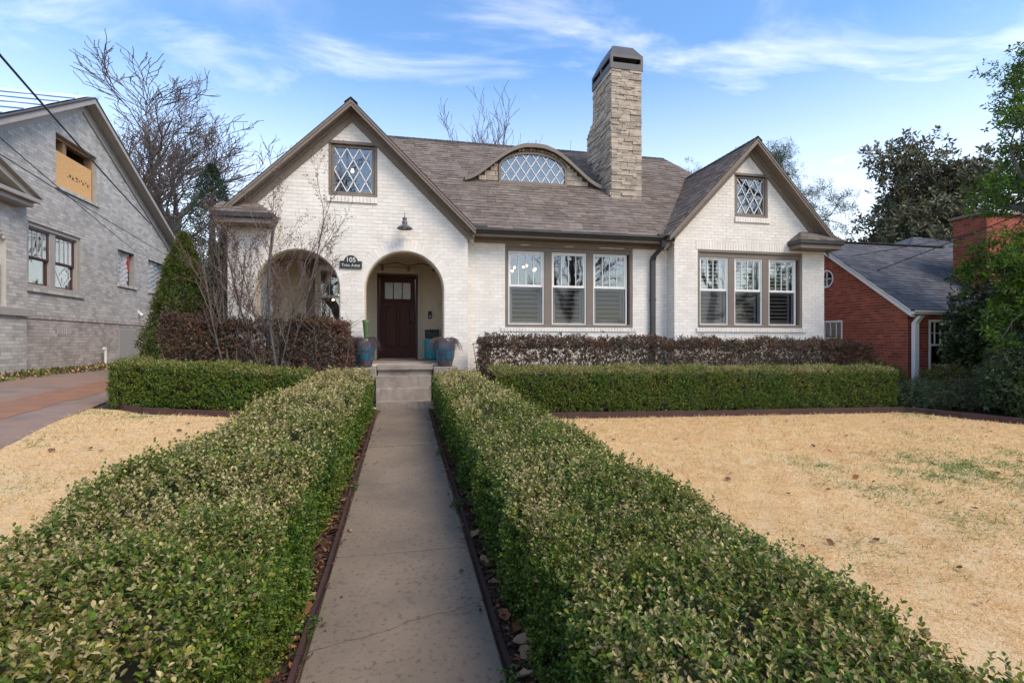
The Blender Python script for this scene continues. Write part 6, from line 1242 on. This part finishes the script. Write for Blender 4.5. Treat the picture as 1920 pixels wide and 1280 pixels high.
for s, lab, grp in ((-1, 'curled dry leaf in the narrow bed along the left edge of the walk', 'fallen leaves left of the walk'), (1, 'curled dry leaf in the narrow bed along the right edge of the walk', 'fallen leaves right of the walk')):
    for i in range(110): y = 1.3+5.5*random.random()**1.4; drop_leaf(s*random.uniform(.50, .72), y, random.uniform(.05, .11), lab, grp, random.uniform(.012, .04))
    n = 7000; P = np.stack([s*np.where(rng.random(n) < .035, .485-rng.exponential(.03, n), rng.uniform(.485, .78, n)), rng.uniform(.8, 9.5, n), np.zeros(n)], 1); P[:, 2] = gz(P[:, 0], P[:, 1])+rng.uniform(.004, .025, n)
    tag(leaf_cloud('leaf_litter', P, rng.normal(0, 1, (n, 3))*np.array([1, 1, .3]), np.array([0, 0, 1.])+rng.normal(0, .35, (n, 3)), rng.uniform(.015, .05, n), rng.uniform(.008, .025, n), [FL1, FL2, soil_m, L_P], rng.choice(4, n, p=[.22, .33, .3, .15]), None, True), 'crumbled leaf litter in the bed %s of the walk' % ('left' if s < 0 else 'right'), 'leaf litter', kind='stuff')
for x, y, lab in ((1.02, 3.05, 'rust coloured leaf resting on top of the right hedge'), (-1.15, 2.15, 'rust coloured leaf resting on top of the left hedge')): o = drop_leaf(x, y, .07, lab, None, .67, (1, 4))
for x, y in ((-.36, 1.55), (.12, 2.1), (-.05, 1.8), (.36, 6.9), (-.38, 4.0), (-.30, 5.9)): drop_leaf(x, y, random.uniform(.03, .05), 'small dry leaf lying on the concrete walk', 'fallen leaves on the walk', .012)
# weeds at the edging
for i, (x, y, r_, lab) in enumerate(((.445, 4.35, .07, 'green weed against the right walk edging halfway up'), (-.45, 1.95, .06, 'green weed against the left walk edging in the foreground'), (-.46, 2.75, .06, 'green weed against the left walk edging above the nearest one'), (.46, 2.15, .05, 'small green weed against the right walk edging in the foreground'), (-.43, 9.2, .09, 'green weed at the foot of the steps'), (-.45, 5.0, .05, 'tiny green weed on the left walk edging farther up'), (.44, 6.2, .05, 'tiny green weed on the right walk edging farther up'))):
    n = 70; P = np.array([x, y, gzf(x, y)+.03])+rng.normal(0, 1, (n, 3))*np.array([r_*.4, r_, .012]); A_ = rng.normal(0, 1, (n, 3)); A_[:, 2] = np.abs(A_[:, 2])*.6
    t = thing('weed', lab, 'weed', (x, y, gzf(x, y))); leaf_cloud('leaves', P, A_, np.array([0, 0, 1.])+rng.normal(0, .4, (n, 3)), rng.uniform(.012, .028, n), rng.uniform(.01, .02, n), [E4, G_M, Y2], rng.integers(0, 3, n), t, True)
# path light
t = thing('path_light', 'grey mushroom path light tucked into the right hedge', 'lamp', (.70, 2.50, gzf(.70, 2.50))); z = gzf(.70, 2.50); m = MB(); m.tube([(.70, 2.50, z-.05), (.70, 2.50, z+.24)], .011, 8); m.build('stake', mat('path light grey', (.16, .16, .165), None, 4, .4, spec=.5), t)
m = MB(); m.lathe([(.0, z+.275), (.03, z+.272), (.055, z+.258), (.068, z+.235), (.066, z+.228), (.03, z+.235), (.0, z+.238)], (.70, 2.50, 0), 24); m.build('cap', mat('path light cap', (.22, .22, .23), None, 4, .45, spec=.5), t, True)
# stones beside the steps
for x, y, lab in ((.55, 9.5, 'pale stone at the right foot of the steps'), (-.53, 9.52, 'pale stone at the left foot of the steps')):
    bm = bmesh.new(); bmesh.ops.create_icosphere(bm, subdivisions=2, radius=.06)
    for q in bm.verts: q.co *= random.uniform(.85, 1.12); q.co.z *= .6
    me = bpy.data.meshes.new('stone'); bm.to_mesh(me); bm.free(); me.materials.append(mat('pale stone', (.5, .47, .42), (.36, .33, .29), 20, .9)); o = tag(link('stone', me), lab, 'stone'); o.location = (x, y, gzf(x, y)+.03)
